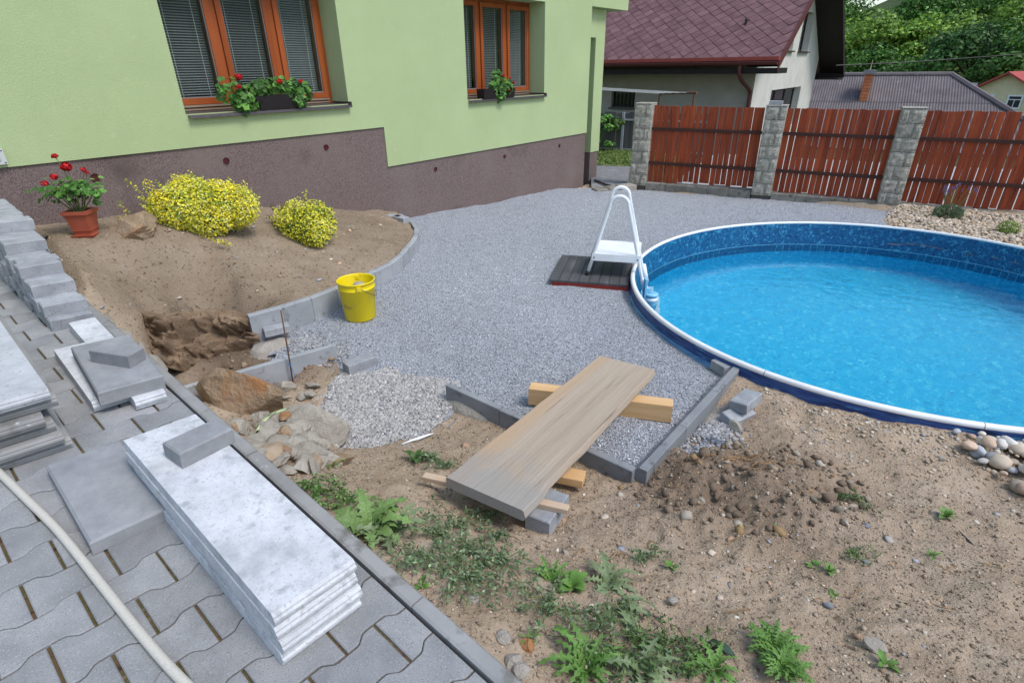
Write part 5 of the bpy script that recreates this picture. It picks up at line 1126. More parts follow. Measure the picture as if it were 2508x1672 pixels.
# ================================================================== HOUSES BEYOND
E3 = hr(2330/D, 184/D, 34.); h3m = frame(E3, (*_fd, 0)); h3 = empty('low_house', 'low house with hipped grey brown corrugated roof behind the fence', 'house', mw=h3m)   # x to the left, y towards the viewer
RV3, RD3, HX, HV = 4.4, 2.75, 4.2, 2.75; SLL = math.hypot(RV3, RD3); uy, uz = RV3/SLL, -RD3/SLL
r3 = B().add([(0, 0, -.08), (17, 0, -.08), (17, RV3, -RD3-.08), (-HV, RV3, -RD3-.08), (-HV, -RV3, -RD3-.08), (17, -RV3, -RD3-.08), (-HV, HV/HX*RV3, -HV/HX*RD3-.08), (-HV, -HV/HX*RV3, -HV/HX*RD3-.08)], [(0, 6, 3, 2, 1), (0, 1, 5, 4, 7), (0, 7, 6), (6, 7, 4, 3)]).ob('roof', m_corr, h3)
pw = .96; ncol = 18
def corr_sheet(x0, v0, v1):
    V = []; F = []
    for i in range(ncol+1):
        x = max(x0+pw*i/ncol, -HV); vt = max(v0, -x/HX*SLL if x < 0 else 0)
        for v in (min(vt, v1), v1): V.append((x-x0, v*uy, v*uz+.035*math.cos(2*math.pi*i/2.)*.5+(.02 if v0 == 0 else 0)))
    F = [(2*i, 2*i+1, 2*i+3, 2*i+2) for i in range(ncol)]
    return mesh('roof_sheet', V, F, m_corr)
common = {}
for k in range(-3, 16):
    x0 = k*pw
    for row, (v0, v1) in enumerate(((0, 2.05), (1.95, SLL+.1))):
        if x0 < 0: me = corr_sheet(x0, v0, v1)
        else: me = common.setdefault(row, corr_sheet(0, v0, v1))
        if x0 >= 0 or -x0/HX*SLL < v1+.9: link('roof_sheet', me, r3, loc=(x0, 0, 0))
B().tube([(-.05, 0, .03), (17, 0, .03)], .11, 8).ob('ridge_cap', m_corr, h3)
B().tube([(0, 0, .03), (-HV/2, HV/HX*RV3/2, -HV/HX*RD3/2+.05), (-HV-.1, HV/HX*RV3+.05, -HV/HX*RD3+.02)], .11, 6).ob('hip_cap', m_corr, h3)
B().box(-HV+.3, 16.5, -RV3+.6, RV3-.6, -7, -RD3+.1).ob('wall', m_peach, h3)
c3 = hr(*ra(1350, 470), 33.5); cm = h3m.inverted() @ Vector(c3); chx, chy = 5.1, 1.25
def px_local(o_m, px, yl):
    """x, z on the plane y = yl of a frame for a sight line"""
    d = Vector(ray(*px)); o = o_m.inverted() @ Vector((0, 0, EYE)); dl = o_m.inverted().to_3x3() @ d; t = (yl-o.y)/dl.y; p = o+dl*t; return p.x, p.z
chl, _ = px_local(h3m, ra(1310, 590), 1.9); chr_, chz = px_local(h3m, ra(1362, 590), 1.9); _, ctop = px_local(h3m, ra(1350, 474), 1.5)
m_brick = bpy.data.materials.new('chimney_brick'); m_brick.use_nodes = True; t_ = m_brick.node_tree; br = t_.nodes.new('ShaderNodeTexBrick'); tc = t_.nodes.new('ShaderNodeTexCoord'); mp = t_.nodes.new('ShaderNodeMapping'); mp.inputs['Rotation'].default_value = (R_(90), 0, 0)
br.inputs['Scale'].default_value = 1; br.inputs['Brick Width'].default_value = .28; br.inputs['Row Height'].default_value = .13; br.inputs['Mortar Size'].default_value = .014; br.inputs['Color1'].default_value = (.50, .13, .04, 1); br.inputs['Color2'].default_value = (.62, .19, .06, 1); br.inputs['Mortar'].default_value = (.28, .10, .05, 1)
t_.links.new(tc.outputs['Object'], mp.inputs[0]); t_.links.new(mp.outputs[0], br.inputs['Vector']); t_.links.new(br.outputs[0], t_.nodes['Principled BSDF'].inputs['Base Color'])
cx0, cx1 = min(chl, chr_), max(chl, chr_)
ch = B().box(cx0, cx1, 1.0, 1.7, -1.4, ctop).ob('chimney', m_brick, h3)
B().box(cx0-.08, cx1+.08, .92, 1.78, ctop, ctop+.16).ob('chimney_cap', m_greyroof, ch); B().box(cx0+.15, cx1-.15, 1.2, 1.5, ctop+.16, ctop+.55).ob('chimney_pot', m_yelw, ch)
B().box(cx0-.05, cx1+.05, .95, 1.76, -1.5, -.86-.25).ob('flashing', m_galv, ch)
# pale yellow house with a red roof
Z4 = 55.; pk = hr(2477/D, 180/D, Z4); el = hr(2410/D, 219/D, Z4); g4 = np.array([pk[0]-el[0], pk[1]-el[1]]); w4 = 3.4
va = math.atan2(pk[0], pk[1]); x4 = np.array([math.cos(va+.35), -math.sin(va+.35)]); h4m = frame((pk[0], pk[1], 0), (*x4, 0)); zp, ze = pk[2], pk[2]-1.9
h4 = empty('yellow_house', 'pale yellow house with red roof at the right edge below the hill', 'house', mw=h4m)
B().add([(-w4, 0, ze-1.1), (w4, 0, ze-1.1), (w4, 0, ze), (0, 0, zp), (-w4, 0, ze)], [(0, 1, 2, 3, 4)]).box(-w4, w4, .01, 9, ze-7, ze).ob('gable_wall', m_yelw, h4)
B().box(-w4-.12, w4+.12, -.12, .4, ze-1.45, ze-1.1).ob('cornice', m_galv, h4)
B().box(-w4, -w4+2.4, -.02, .02, ze-7, ze-1.45).ob('wall', m_rust2, h4); B().box(-w4+2.4, w4, -.015, .02, ze-7, ze-1.45).ob('wall', m_peach, h4)
for x in (-1.35, .35):
    wo = B().box(x-.05, x+.85, -.06, -.005, ze-.35, ze+.55).ob('window', m_rim, h4); B().box(x+.06, x+.37, -.075, -.062, ze-.24, ze+.22).ob('pane', m_dkframe, wo); B().box(x+.43, x+.74, -.075, -.062, ze-.24, ze+.22).ob('pane', m_dkframe, wo); B().box(x+.06, x+.74, -.075, -.062, ze+.28, ze+.45).ob('pane', m_dkframe, wo)
for x in (-w4+.7, w4-2.2): wo = B().box(x, x+1.6, -.06, -.025, ze-3.6, ze-2.3).ob('window', m_dkframe, h4); B().box(x+.1, x+.76, -.07, -.061, ze-3.5, ze-2.4).ob('pane', m_glass, wo); B().box(x+.84, x+1.5, -.07, -.061, ze-3.5, ze-2.4).ob('pane', m_glass, wo)
k = (zp-ze)/w4
rr4 = B(); slab4(rr4, [(-w4-.4, -.5, ze-.4*k+.12), (0, -.5, zp+.12), (0, 9, zp+.12), (-w4-.4, 9, ze-.4*k+.12)][::-1], (-k/math.hypot(1, k), 0, 1/math.hypot(1, k)), .12); slab4(rr4, [(0, -.5, zp+.12), (w4+.4, -.5, ze-.4*k+.12), (w4+.4, 9, ze-.4*k+.12), (0, 9, zp+.12)][::-1], (k/math.hypot(1, k), 0, 1/math.hypot(1, k)), .12)
rr4.ob('roof', m_redroof, h4); B().box(.6, 1.0, 3, 3.4, zp-.6, zp+.9).ob('chimney', m_rim, h4)
p5 = hr(2395/D, 203/D, 62.); h5m = frame((p5[0], p5[1], 0), (math.cos(va+.05), -math.sin(va+.05), 0)); h5 = empty('shed', 'small grey slate roofed shed beside the yellow house', 'shed', mw=h5m)
r5 = B(); slab4(r5, [(-5.5, 0, p5[2]), (0, 0, p5[2]), (.4, -2.6, p5[2]-1.7), (-5.5, -2.6, p5[2]-1.7)], (0, -.55, .83), .15); slab4(r5, [(-5.5, 2.6, p5[2]-1.7), (.4, 2.6, p5[2]-1.7), (0, 0, p5[2]), (-5.5, 0, p5[2])], (0, .55, .83), .15); r5.ob('roof', m_greyroof, h5); B().box(-5.2, .2, -2.3, 2.3, p5[2]-6, p5[2]-1.5).ob('wall', m_cream, h5); B().box(.2, .75, -2.7, -2.3, p5[2]-1.9, p5[2]-.2).ob('verge_board', m_rim, h5)
zz7 = lambda x, y: ((1980+x*528/2352)/D, (y*528/2352)/D)
pc = [hr(*zz7(300, 716), 24), hr(*zz7(1000, 685), 25.5), hr(*zz7(1600, 645), 27), hr(*zz7(2420, 584), 29.5)]
tag(B().tube(spline(pc, 5), .016, 5).ob('power_cable', m_dkframe), 'black overhead cable running past the hill on the right', 'cable')

# ================================================================== WOODED HILL
GRN = {'dark': [(.050, .125, .028), (.075, .17, .035), (.04, .10, .024)], 'mid': [(.09, .21, .035), (.12, .26, .045), (.07, .16, .03)], 'light': [(.20, .34, .045), (.16, .29, .045), (.25, .39, .06)], 'silver': [(.19, .27, .14), (.25, .33, .19), (.15, .22, .11)]}
def crown_mesh(kind, seed, n=3600, tall=1.):
    r_ = np.random.default_rng(seed); P = []; N = []; C = []
    nc = 34
    for k in range(nc):
        v = r_.standard_normal(3); v /= np.linalg.norm(v); v[2] = abs(v[2])*.95-.22; rr = r_.uniform(.45, .95)
        c = np.array([v[0]*rr*.42, v[1]*rr*.42, .62+v[2]*rr*.40*tall]); rad = r_.uniform(.10, .19); m_ = n//nc
        q = r_.standard_normal((m_, 3)); q /= np.linalg.norm(q, axis=1, keepdims=True); q *= r_.uniform(.55, 1.08, (m_, 1)); q[:, 2] = q[:, 2]*.75
        P.append(c+q*rad); N.append(q+np.array([0, 0, .5])+.5*r_.standard_normal((m_, 3))); base = np.array(GRN[kind])[r_.choice(3, m_)]*math.exp(r_.normal(0, .22)); C.append(base*np.exp(r_.normal(0, .18, (m_, 1))))
    P, N, C = np.concatenate(P), np.concatenate(N), np.concatenate(C); V, F, C = cards(P, N, r_.uniform(.030, .055, len(P)), r_.uniform(.018, .032, len(P)), C)
    return mesh('crown', V, F, m_leaf, False, C)
def trunk_mesh(seed):
    r_ = random.Random(seed); b = B().tube([(0, 0, -.15), (.01, .0, .2), (.0, .02, .45), (.02, 0, .8)], [.022, .018, .013, .005], 6)
    for k in range(6): a_ = k*1.05+r_.random(); z = .25+.06*k; b.tube([(0, 0, z), (.12*math.cos(a_), .12*math.sin(a_), z+.10), (.28*math.cos(a_), .28*math.sin(a_), z+.2)], [.009, .006, .003], 5)
    return b.me('trunk', m_bark)
crowns = {(k, i): crown_mesh(k, 200+i+10*list(GRN).index(k), 4200 if k != 'silver' else 3000, (1., 1.25, .85)[i]) for k in GRN for i in range(3)}; trunks = [trunk_mesh(i) for i in range(3)]
LBL = {'dark': 'dark green broadleaf tree', 'mid': 'mid green leafy tree', 'light': 'yellowish light green tree', 'silver': 'silvery grey green tree'}
ROWN = ['along the foot of the wooded hill', 'low on the wooded hillside', 'halfway up the wooded hillside', 'high on the wooded hillside', 'near the top of the wooded hill', 'on the crest of the wooded hill']
WOOD = []; GAP = math.degrees(math.atan2(*ray(2020, 20)[:2]))
nt_ = 0
for ri, (r0, hh, stp) in enumerate(((60, 3.6, 3.4), (68, 7.2, 4.6), (78, 8.0, 5.4), (91, 9.0, 6.0), (107, 10.0, 7.0), (128, 11.0, 8.2))):
    az = 25.5+random.random()*2
    while az < 52:
        rr = r0+random.uniform(-3, 3); x, y = rr*math.sin(R_(az)), rr*math.cos(R_(az)); z = float(z_far(np.array(x), np.array(y))); h = hh*random.uniform(.75, 1.3)
        kind = random.choices(list(GRN), (3, 4, 2.2, .5 if ri > 2 else 1.))[0]; i = random.randrange(3)
        if abs(az-GAP) < .95 and ri > 2: h *= .34
        t = empty('bush' if ri == 0 else 'tree', (LBL[kind].replace(' tree', ' bush') if ri == 0 else LBL[kind])+' '+ROWN[ri], 'bush' if ri == 0 else 'tree', (x, y, z-.1), random.uniform(0, 6.28), 'bushes below the wood' if ri == 0 else 'trees of the wooded hill'); t.scale = (h*random.uniform(.95, 1.3),)*2+(h,)
        link('trunk', trunks[i], t); link('crown', crowns[kind, i], t); nt_ += 1; WOOD.append((t['label'], az, t))
        az += math.degrees(stp*random.uniform(.75, 1.2)/rr)
for lb in {q[0] for q in WOOD}:
    same = sorted([q for q in WOOD if q[0] == lb], key=lambda q: q[1])
    if len(same) > 1:
        for i, q in enumerate(same): q[2]['label'] = lb+', %s from the left' % ORD[i]
# undergrowth between the trees, one uncountable mass
n = 16000; rr = rng.uniform(56, 150, n); az = np.radians(rng.uniform(24, 53, n)); x, y = rr*np.sin(az), rr*np.cos(az); P = np.stack([x, y, z_far(x, y)+rng.uniform(.0, 1.2, n)], 1)
Vc, Fc, Cc = cards(P, rng.standard_normal((n, 3))+[0, 0, 1.], rng.uniform(.5, 1.0, n), rng.uniform(.3, .55, n), palette(n, [(.08, .17, .03), (.13, .25, .045), (.20, .29, .06), (.05, .12, .025)], v=.25)*(.75+.5*np.clip(fbm(x, y, .12, 3, 9)+.5, 0, 1))[:, None]); tag(link('undergrowth', mesh('undergrowth', Vc, Fc, m_leaf, False, Cc)), kind='stuff')

# ================================================================== POTS, SHRUBS AND FLOWER BOXES
def zs(x, y): return float(soil_final(np.array([x]), np.array([y]))[0])
def soil_at(px, py, z=.3, it=4):
    zz = np.linspace(1.3, -.2, 151); P = np.array([at(px, py, q) for q in zz]); h = soil_final(P[:, 0], P[:, 1])   # first crossing from above
    i = np.argmax(h >= zz) if (h >= zz).any() else len(zz)-1
    return P[i]
def flower_head(r, n, cols):
    P, N = blob(n, (0, 0, 0), (r, r, r*.75), .55); V, F, C = cards(P, N+.3*rng.standard_normal((n, 3)), r*.75, r*.6, palette(n, cols, v=.15)); return mesh('flower', V, F, m_petal, False, C)
REDS = [(.55, .012, .018), (.42, .006, .012), (.66, .03, .03)]
GER = [(.06, .17, .03), (.10, .25, .04), (.15, .32, .065), (.04, .11, .02)]
def round_leaf(r, n=9, cup=.25):
    V = [(0, 0, 0)]; 
    for k in range(n):
        a = .35+(2*math.pi-.7)*k/(n-1); q = r*(1+.10*(-1)**k); V.append((q*math.cos(a)+.0, q*math.sin(a), cup*r*(.6+.4*math.sin(3*a))))
    return V, [(0, k, k+1) for k in range(1, n)]
def round_leaves(n, pts, nrm, r, cols):
    VV = []; FF = []; CC = []
    for i in range(len(pts)):
        V, F = round_leaf(r*random.uniform(.6, 1.25)); z = Vector(nrm[i]).normalized(); x = z.orthogonal().normalized(); x.rotate(Matrix.Rotation(random.uniform(0, 6.28), 3, z)); y = z.cross(x); b0 = len(VV)
        for v in V: VV.append(tuple(Vector(pts[i])+x*v[0]+y*v[1]+z*v[2])); CC.append(cols[i])
        FF += [tuple(b0+q for q in f) for f in F]
    return mesh('foliage', VV, FF, m_leaf, False, np.array(CC))
# geranium in a terracotta pot
pc_ = soil_at(193, 546, .86); pot = empty('flower_pot', 'square terracotta pot with a leggy red geranium by the house wall', 'flower pot', (pc_[0], pc_[1]+.05, pc_[2]+.012), .12)
def frustum(b, w0, w1, z0, z1, wall=None):
    P = [(-w0, -w0, z0), (w0, -w0, z0), (w0, w0, z0), (-w0, w0, z0), (-w1, -w1, z1), (w1, -w1, z1), (w1, w1, z1), (-w1, w1, z1)]
    return b.add(P, [(0, 3, 2, 1), (4, 5, 6, 7), (0, 1, 5, 4), (1, 2, 6, 5), (2, 3, 7, 6), (3, 0, 4, 7)])
frustum(frustum(B(), .066, .092, .012, .20), .079, .080, .05, .056).ob('body', m_terra, pot)
rb_ = B(); 
for a, c in ((-1, 0), (1, 0), (0, -1), (0, 1)): rb_.box(a*.095-(.010 if a else .105), a*.095+(.010 if a else .105), c*.095-(.010 if c else .085), c*.095+(.010 if c else .085), .198, .228)
rb_.ob('pot_rim', m_terra, pot); B().box(-.085, .085, -.085, .085, .2005, .212).ob('soil', m_potsoil, pot)
frustum(B(), .082, .096, -.015, .012).ob('saucer', m_terra, pot)
sb_ = B(); tips = []; FL = [(-.19, -.02, .47, .03), (-.105, .0, .52, .032), (.02, 0, .60, .045), (-.05, .02, .69, .028), (.14, .02, .57, .025), (.155, .03, .545, .02)]
for k in range(9):
    a_ = k*.7; e = (.16*math.cos(a_)*random.uniform(.6, 1.2), .12*math.sin(a_), .33+.13*random.random()); sb_.tube(spline([(.03*math.cos(a_), .03*math.sin(a_), .21), (e[0]*.5, e[1]*.5, .27), e], 3), .0055, 5); tips.append(e)
for x, y, z, r in FL: sb_.tube(spline([(x*.2, y, .22), (x*.5+.02, y, .22+(z-.22)*.55), (x, y, z)], 3), .0028, 5)
sb_.ob('stem', m_stem, pot)
for k, (x, y, z, r) in enumerate(FL): link('flower', flower_head(r, 90 if r > .03 else 46, REDS), pot, loc=(x, y, z))
P = []; N = []
for e in tips+[(.0, 0, .36), (-.1, 0, .38), (.1, 0, .40)]:
    for _ in range(22): d_ = rng.normal(0, 1, 3)*[.055, .05, .04]; P.append(np.array(e)+d_); N.append(d_*6+[0, -.3, .8])
link('foliage', round_leaves(0, P, N, .024, palette(len(P), GER, v=.2)), pot); pot.scale = (.84, .84, .84)
# flower boxes on the sills
def flower_box(x0, x1, z, y0, label, spread, n, flowers):
    o = HM @ Vector(((x0+x1)/2, y0, z)); fb = empty('flower_box', label, 'flower box', mw=Matrix.Translation(o) @ HM.to_3x3().to_4x4()); hw = (x1-x0)/2
    P = [(-.06, 0), (.06, 0), (.078, .13), (.066, .13), (.05, .012), (-.05, .012), (-.066, .13), (-.078, .13)]; k = len(P)
    V = [(x, y, zz) for x in (-hw, hw) for y, zz in P]; B().add(V, [tuple(range(k)), tuple(range(2*k-1, k-1, -1))]+[(i, k+i, k+(i+1) % k, (i+1) % k) for i in range(k)]).box(-hw, -hw+.006, -.06, .06, .0, .128).box(hw-.006, hw, -.06, .06, .0, .128).ob('planter', m_dkplastic, fb)
    B().box(-hw+.01, hw-.01, -.055, .055, .09, .105).ob('soil', m_potsoil, fb)
    P = []; N = []
    for cx_, cy_, cz_, rx, rz_ in spread:
        for _ in range(n):
            v = rng.standard_normal(3); v /= np.linalg.norm(v); v[1] = -abs(v[1])*.9+.1; P.append(np.array((cx_, cy_, cz_))+v*[rx, .10, rz_]*rng.uniform(.6, 1.05)); N.append(v+[0, -.5, .6]+.35*rng.standard_normal(3))
    link('foliage', round_leaves(0, P, N, .030, palette(len(P), GER, v=.2)), fb)
    for x, y, zz, r in flowers: link('flower', flower_head(r, 80, REDS), fb, loc=(x, y, zz))
    sb = B()
    for x, y, zz, r in flowers: sb.tube([(x*.9, y+.05, .1), (x, y+.005, zz)], .003, 5)
    sb.ob('stem', m_stem, fb)
flower_box(-6.43, -5.84, 1.651, .02, 'dark planter of ivy geraniums with red flowers on the larger window sill', [(-.34, -.03, .17, .15, .12), (-.22, -.03, .10, .15, .14), (-.05, -.02, .20, .14, .08), (.12, -.01, .21, .14, .08), (.28, -.02, .19, .16, .11), (.40, -.03, .12, .12, .12), (.33, -.03, .07, .08, .08), (-.26, -.04, .06, .08, .07)], 60, [(-.27, -.08, .30, .035), (-.30, -.10, .22, .026), (.14, -.08, .25, .03), (.37, -.09, .25, .024)])
flower_box(-2.87, -2.17, 1.600, .03, 'dark planter with a bushy geranium on the smaller window sill', [(-.02, -.02, .22, .14, .16), (.10, -.04, .16, .13, .14), (.02, -.05, .06, .12, .12), (.22, -.02, .14, .12, .10), (-.1, -.02, .16, .08, .1)], 75, [(.03, -.12, .30, .022), (.20, -.10, .26, .018), (.30, -.08, .20, .024), (.14, -.13, .10, .016)])
# yellow variegated shrubs
def yshrub(label, px, w, h, d, n, cols, wts, shoots, yo=.0, L=.030):
    c = soil_at(*px, .7); t = empty('shrub', label, 'shrub', (c[0], c[1]+yo, c[2]-.02)); P = []; N = []
    nl = 16
    for k in range(nl):
        a_ = random.uniform(0, 6.28); r0 = random.random()**.5*.62; cc = (w*.5*r0*math.cos(a_)*1.25, d*.5*r0*math.sin(a_), h*random.uniform(.25, .60)*(1-.35*r0)); p, v = blob(n//nl, cc, (w*.22, d*.24, h*.34), .80); P.append(p); N.append(v)
    P, N = np.concatenate(P), np.concatenate(N); k = P[:, 2] > -.01; P, N = P[k], N[k]
    P = P+(P-[0, 0, h*.3])*np.clip(rng.normal(0, .045, (len(P), 1)), -.05, .18)
    S = []
    shoots = list(shoots)+[(.44*math.cos(q_)*random.uniform(.5, 1), .44*math.sin(q_)*random.uniform(.5, 1), random.uniform(.35, .7), .10*math.cos(q_), random.uniform(.05, .28)) for q_ in np.linspace(0, 6.28, 26)]
    for sx, sy, sz, tx, tz in shoots:
        for q in np.linspace(0, 1, 26): S.append((sx*w+tx*w*q+random.gauss(0, .012), sy*d+random.gauss(0, .012), sz*h+tz*h*q))
    if S: S = np.array(S); P = np.r_[P, S]; N = np.r_[N, rng.standard_normal(S.shape)]
    # patches of one hue where a branch has turned fully yellow
    f = fbm(P[:, 0]*1.0+P[:, 2]*.6, P[:, 1]+P[:, 2], 5, 2, 17)*.7+rng.normal(0, .30, len(P)); q = np.argsort(np.argsort(f))/len(f); ed = np.cumsum(np.array(wts)/sum(wts)); C = np.array(cols)[np.searchsorted(ed, q).clip(0, len(cols)-1)]*np.exp(rng.normal(0, .16, (len(P), 1)))
    link('foliage', leafy(P, N*.8+[0, -.35, .6]+.38*rng.standard_normal(P.shape), rng.uniform(.7, 1.3, len(P))*L, rng.uniform(.7, 1.2, len(P))*L*.6, C), t)
    sb = B()
    for k in range(12): a_ = k*.52; sb.tube([(0, 0, 0), (w*.2*math.cos(a_), d*.2*math.sin(a_), h*.3), (w*.38*math.cos(a_), d*.38*math.sin(a_), h*.55)], [.008, .005, .003], 5)
    sb.ob('stem', m_bark, t)
YC = [(.24, .38, .045), (.46, .54, .08), (.84, .78, .06), (.70, .70, .26), (.90, .74, .035)]
yshrub('large yellow and green variegated shrub on the soil mound by the wall', (430, 545), 1.0, .53, .54, 38000, YC, (.7, 1.3, 3.8, 2.2, 2.4), [(-.50, -.2, .35, -.06, .25), (-.32, -.1, .55, -.02, .3), (.06, 0, .62, .0, .38), (-.10, .0, .6, .0, .36), (.36, -.1, .45, .04, .3), (-.55, -.1, .25, -.10, .05), (.22, -.5, .05, .10, -.12), (.3, -.5, .02, .08, -.1)], .22, .024)
yshrub('smaller yellow and dark green shrub on the right of the mound', (685, 563),   .60, .46, .48, 15000, [(.05, .11, .016), (.14, .23, .035), (.80, .74, .05), (.82, .80, .20)], (1.3, 1.0, 4.2, 1.8), [(-.30, 0, .5, -.14, .3), (-.2, 0, .55, -.1, .25), (.14, 0, .6, .02, .45), (.18, 0, .6, -.02, .5), (-.34, 0, .45, -.2, .1), (.30, 0, .5, .1, .15)], .18, .022)
# lavender and a small plant in the stone bed
lc = at(2175, 500, .04); t = empty('lavender', 'grey green lavender tuft with thin flower stalks before the fence', 'plant', (lc[0], lc[1], .03)); n = 900
a_ = rng.uniform(0, 6.28, n); q = rng.uniform(0, 1, n)**.6; P = np.stack([q*.19*np.cos(a_), q*.15*np.sin(a_), .02+rng.uniform(0, .20, n)*(1-.5*q)], 1); V, F, C = cards(P, np.stack([-np.sin(a_), np.cos(a_), rng.normal(0, .3, n)], 1), .08, .010, palette(n, [(.17, .23, .13), (.12, .19, .09), (.24, .29, .18)], v=.2)); link('foliage', mesh('foliage', V, F, m_leaf, False, C), t)
sk = B(); 
for k in range(26): a_ = random.uniform(0, 6.28); sk.tube([(.06*math.cos(a_), .05*math.sin(a_), .12), (.2*math.cos(a_)+.05, .14*math.sin(a_), .36+.1*random.random())], .0022, 4)
sk.ob('stem', m_stem, t); fw = B()
for k in range(26):
    v = sk.V[k*8+4]; fw.tube([np.array(v)-[0, 0, .03], np.array(v)+[0, 0, .015]], .006, 5)
tag(fw.ob('flower', flat('lavender_bloom', (.16, .10, .25)), t), kind='stuff')
gc = at(2312, 535, .04); t = empty('stonecrop', 'small bright green plant among the beige bed stones', 'plant', (gc[0], gc[1], .03)); P, N = blob(420, (0, 0, .08), (.15, .12, .10)); link('foliage', leafy(P, N+[0, 0, .6], .05, .014, palette(420, [(.20, .30, .05), (.28, .36, .08), (.14, .22, .04)], v=.2)), t)

# ================================================================== WEEDS
def jag_leaf(W, lobes=6, depth=.6, droop=.4, jag=.12):
    """deeply cut leaf along +x: back-swept pointed lobes off a midrib"""
    V = []; F = []; n = lobes*3
    for i in range(n+1):
        u = i/n; k = i % 3; env = math.sin(math.pi*(.06+.90*u)**.75)**.75*(1 if u < .97 else .3)
        w = W*.5*env*((1-depth), 1.0, (1-depth)*.9)[k]*(1+random.gauss(0, jag)); sw = (0, -.035, .0)[k]; x = u; z = .40*math.sin(u*1.9)-droop*u*u
        V += [(x+sw, w, z+w*.25+random.gauss(0, .006)), (x, 0, z), (x+sw, -w, z+w*.25+random.gauss(0, .006))]
    for i in range(n): F += [(3*i, 3*i+1, 3*i+4, 3*i+3), (3*i+1, 3*i+2, 3*i+5, 3*i+4)]
    return V, F
def lobed_leaf(L, W, lobes=5, depth=.55, droop=.35, n=None, jag=.0, tip=.25):
    """a single toothed leaf along +x, arching over"""
    n = n or lobes*4+2; V = []; F = []
    for i in range(n+1):
        u = i/n; env = (math.sin(math.pi*min(1, u*.92+.08)**.8)**.8)*(.35+.65*min(1, u*1.5)) if u < 1 else 0.
        ph = (u*lobes) % 1; lob = 1-depth*(1-abs(1-2*ph)) if lobes else 1
        w = W*.5*env*lob*(1+random.gauss(0, jag)); x = L*u-(L*.05 if lobes and ph > .6 else 0); z = L*(.42*math.sin(u*1.9)-droop*u*u)
        V += [(x-L*.04*lob, w, z+w*.22), (x, 0, z), (x-L*.04*lob, -w, z+w*.22)]
    for i in range(n): F += [(3*i, 3*i+1, 3*i+4, 3*i+3), (3*i+1, 3*i+2, 3*i+5, 3*i+4)]
    return V, F
def leaf_mat(name, c, vein): return M(name, [tuple(q*.8 for q in c), c, vein], scale=28, rough=.5, transl=.2, var=.18, spec=.35)
m_w1 = leaf_mat('dandelion_leaf', (.13, .26, .05), (.19, .33, .09)); m_w2 = leaf_mat('thistle_leaf', (.17, .28, .08), (.27, .37, .14)); m_w3 = leaf_mat('dusty_leaf', (.20, .27, .125), (.28, .33, .18)); m_w4 = leaf_mat('dock_leaf', (.07, .14, .035), (.10, .19, .05)); m_w5 = leaf_mat('dark_blue_leaf', (.045, .085, .055), (.07, .12, .08))
LV = {'dand': [mesh('leaf', *jag_leaf(.30, 6, .60, .36), m_w1) for _ in range(5)], 'this': [mesh('leaf', *jag_leaf(.52, 6, .50, .48, .2), m_w2) for _ in range(5)], 'dust': [mesh('leaf', *jag_leaf(.36, 6, .62, .46, .16), m_w3) for _ in range(5)], 'feath': [mesh('leaf', *jag_leaf(.34, 9, .74, .50, .2), m_w1) for _ in range(5)], 'dock': [mesh('leaf', *lobed_leaf(1, .42, 0, 0, .38, 10, .04), m_w4, True) for _ in range(3)], 'plan': [mesh('leaf', *lobed_leaf(1, .52, 0, 0, .25, 10, .02), m_w1, True) for _ in range(3)], 'dark': [mesh('leaf', *lobed_leaf(1, .38, 3, .3, .5, jag=.15), m_w5, True) for _ in range(3)]}
def rosette(name, label, cat, px, L, n, kind, az=None, spread=6.28, up=.25, z=.3, lift=.0):
    c = soil_at(*px, z); t = empty(name, label, cat, (c[0], c[1], c[2]-.004+lift))
    for k in range(n):
        a_ = (az or 0)+spread*(k/n-.5*(spread < 6))+random.gauss(0, .18); s = L*random.uniform(.65, 1.15); e = up+random.gauss(0, .14)
        link('leaf', random.choice(LV[kind if isinstance(kind, str) else random.choice(kind)]), t, mw=Matrix.Rotation(a_, 4, 'Z') @ Matrix.Rotation(-e, 4, 'Y') @ Matrix.Rotation(random.gauss(0, .25), 4, 'X') @ Matrix.Diagonal((s, s, s, 1)) @ Matrix.Translation((.04, 0, .02)))
    return t
rosette('sow_thistle', 'big jagged green thistle hanging over the paving kerb', 'weed', (848, 1232), .165, 14, 'this', up=.38, z=.5, lift=.02)
rosette('sow_thistle', 'dusty grey green thistle beside the big one at the kerb', 'weed', (902, 1240), .16, 13, 'dust', up=.4, z=.5, lift=.02)
rosette('plantain', 'small round leaved plantain above the big thistle', 'weed', (850, 1196), .065, 7, 'plan', up=.4, z=.5)
rosette('dandelion', 'leafy dandelion with long toothed leaves on the soil in the middle', 'weed', (1395, 1340), .13, 16, 'dust', up=.25, z=.38)
rosette('dandelion', 'trailing dandelion pointing down from the long leaved one', 'weed', (1415, 1385), .15, 9, 'dust', az=-.9, spread=1.8, up=.05, z=.38)
rosette('dandelion', 'dense dandelion left of the long leaved one', 'weed', (1265, 1335), .09, 18, 'dand', up=.25, z=.38)
rosette('dandelion', 'flat dandelion between the dense one and the long leaved one', 'weed', (1315, 1350), .07, 16, 'plan', up=.35, z=.38)
rosette('dandelion', 'bright green dandelion at the bottom edge below the kerb end', 'weed', (1345, 1535), .135, 22, 'dand', up=.35, z=.45)
rosette('dandelion', 'grey green dandelion right of the bright one at the bottom', 'weed', (1475, 1548), .11, 18, 'dust', up=.28, z=.45)
rosette('dandelion', 'large leafy clump at the bottom towards the right', 'weed', (1778, 1500), .095, 74, ('feath', 'dand', 'feath'), up=.55, z=.42)
rosette('dandelion', 'grassy leaf clump at the foot of the large bottom clump', 'weed', (1800, 1548), .085, 60, ('feath', 'dand'), up=.7, z=.44)
rosette('dandelion', 'small dandelion left of the large bottom clump', 'weed', (1640, 1540), .10, 18, 'dand', up=.25, z=.44)
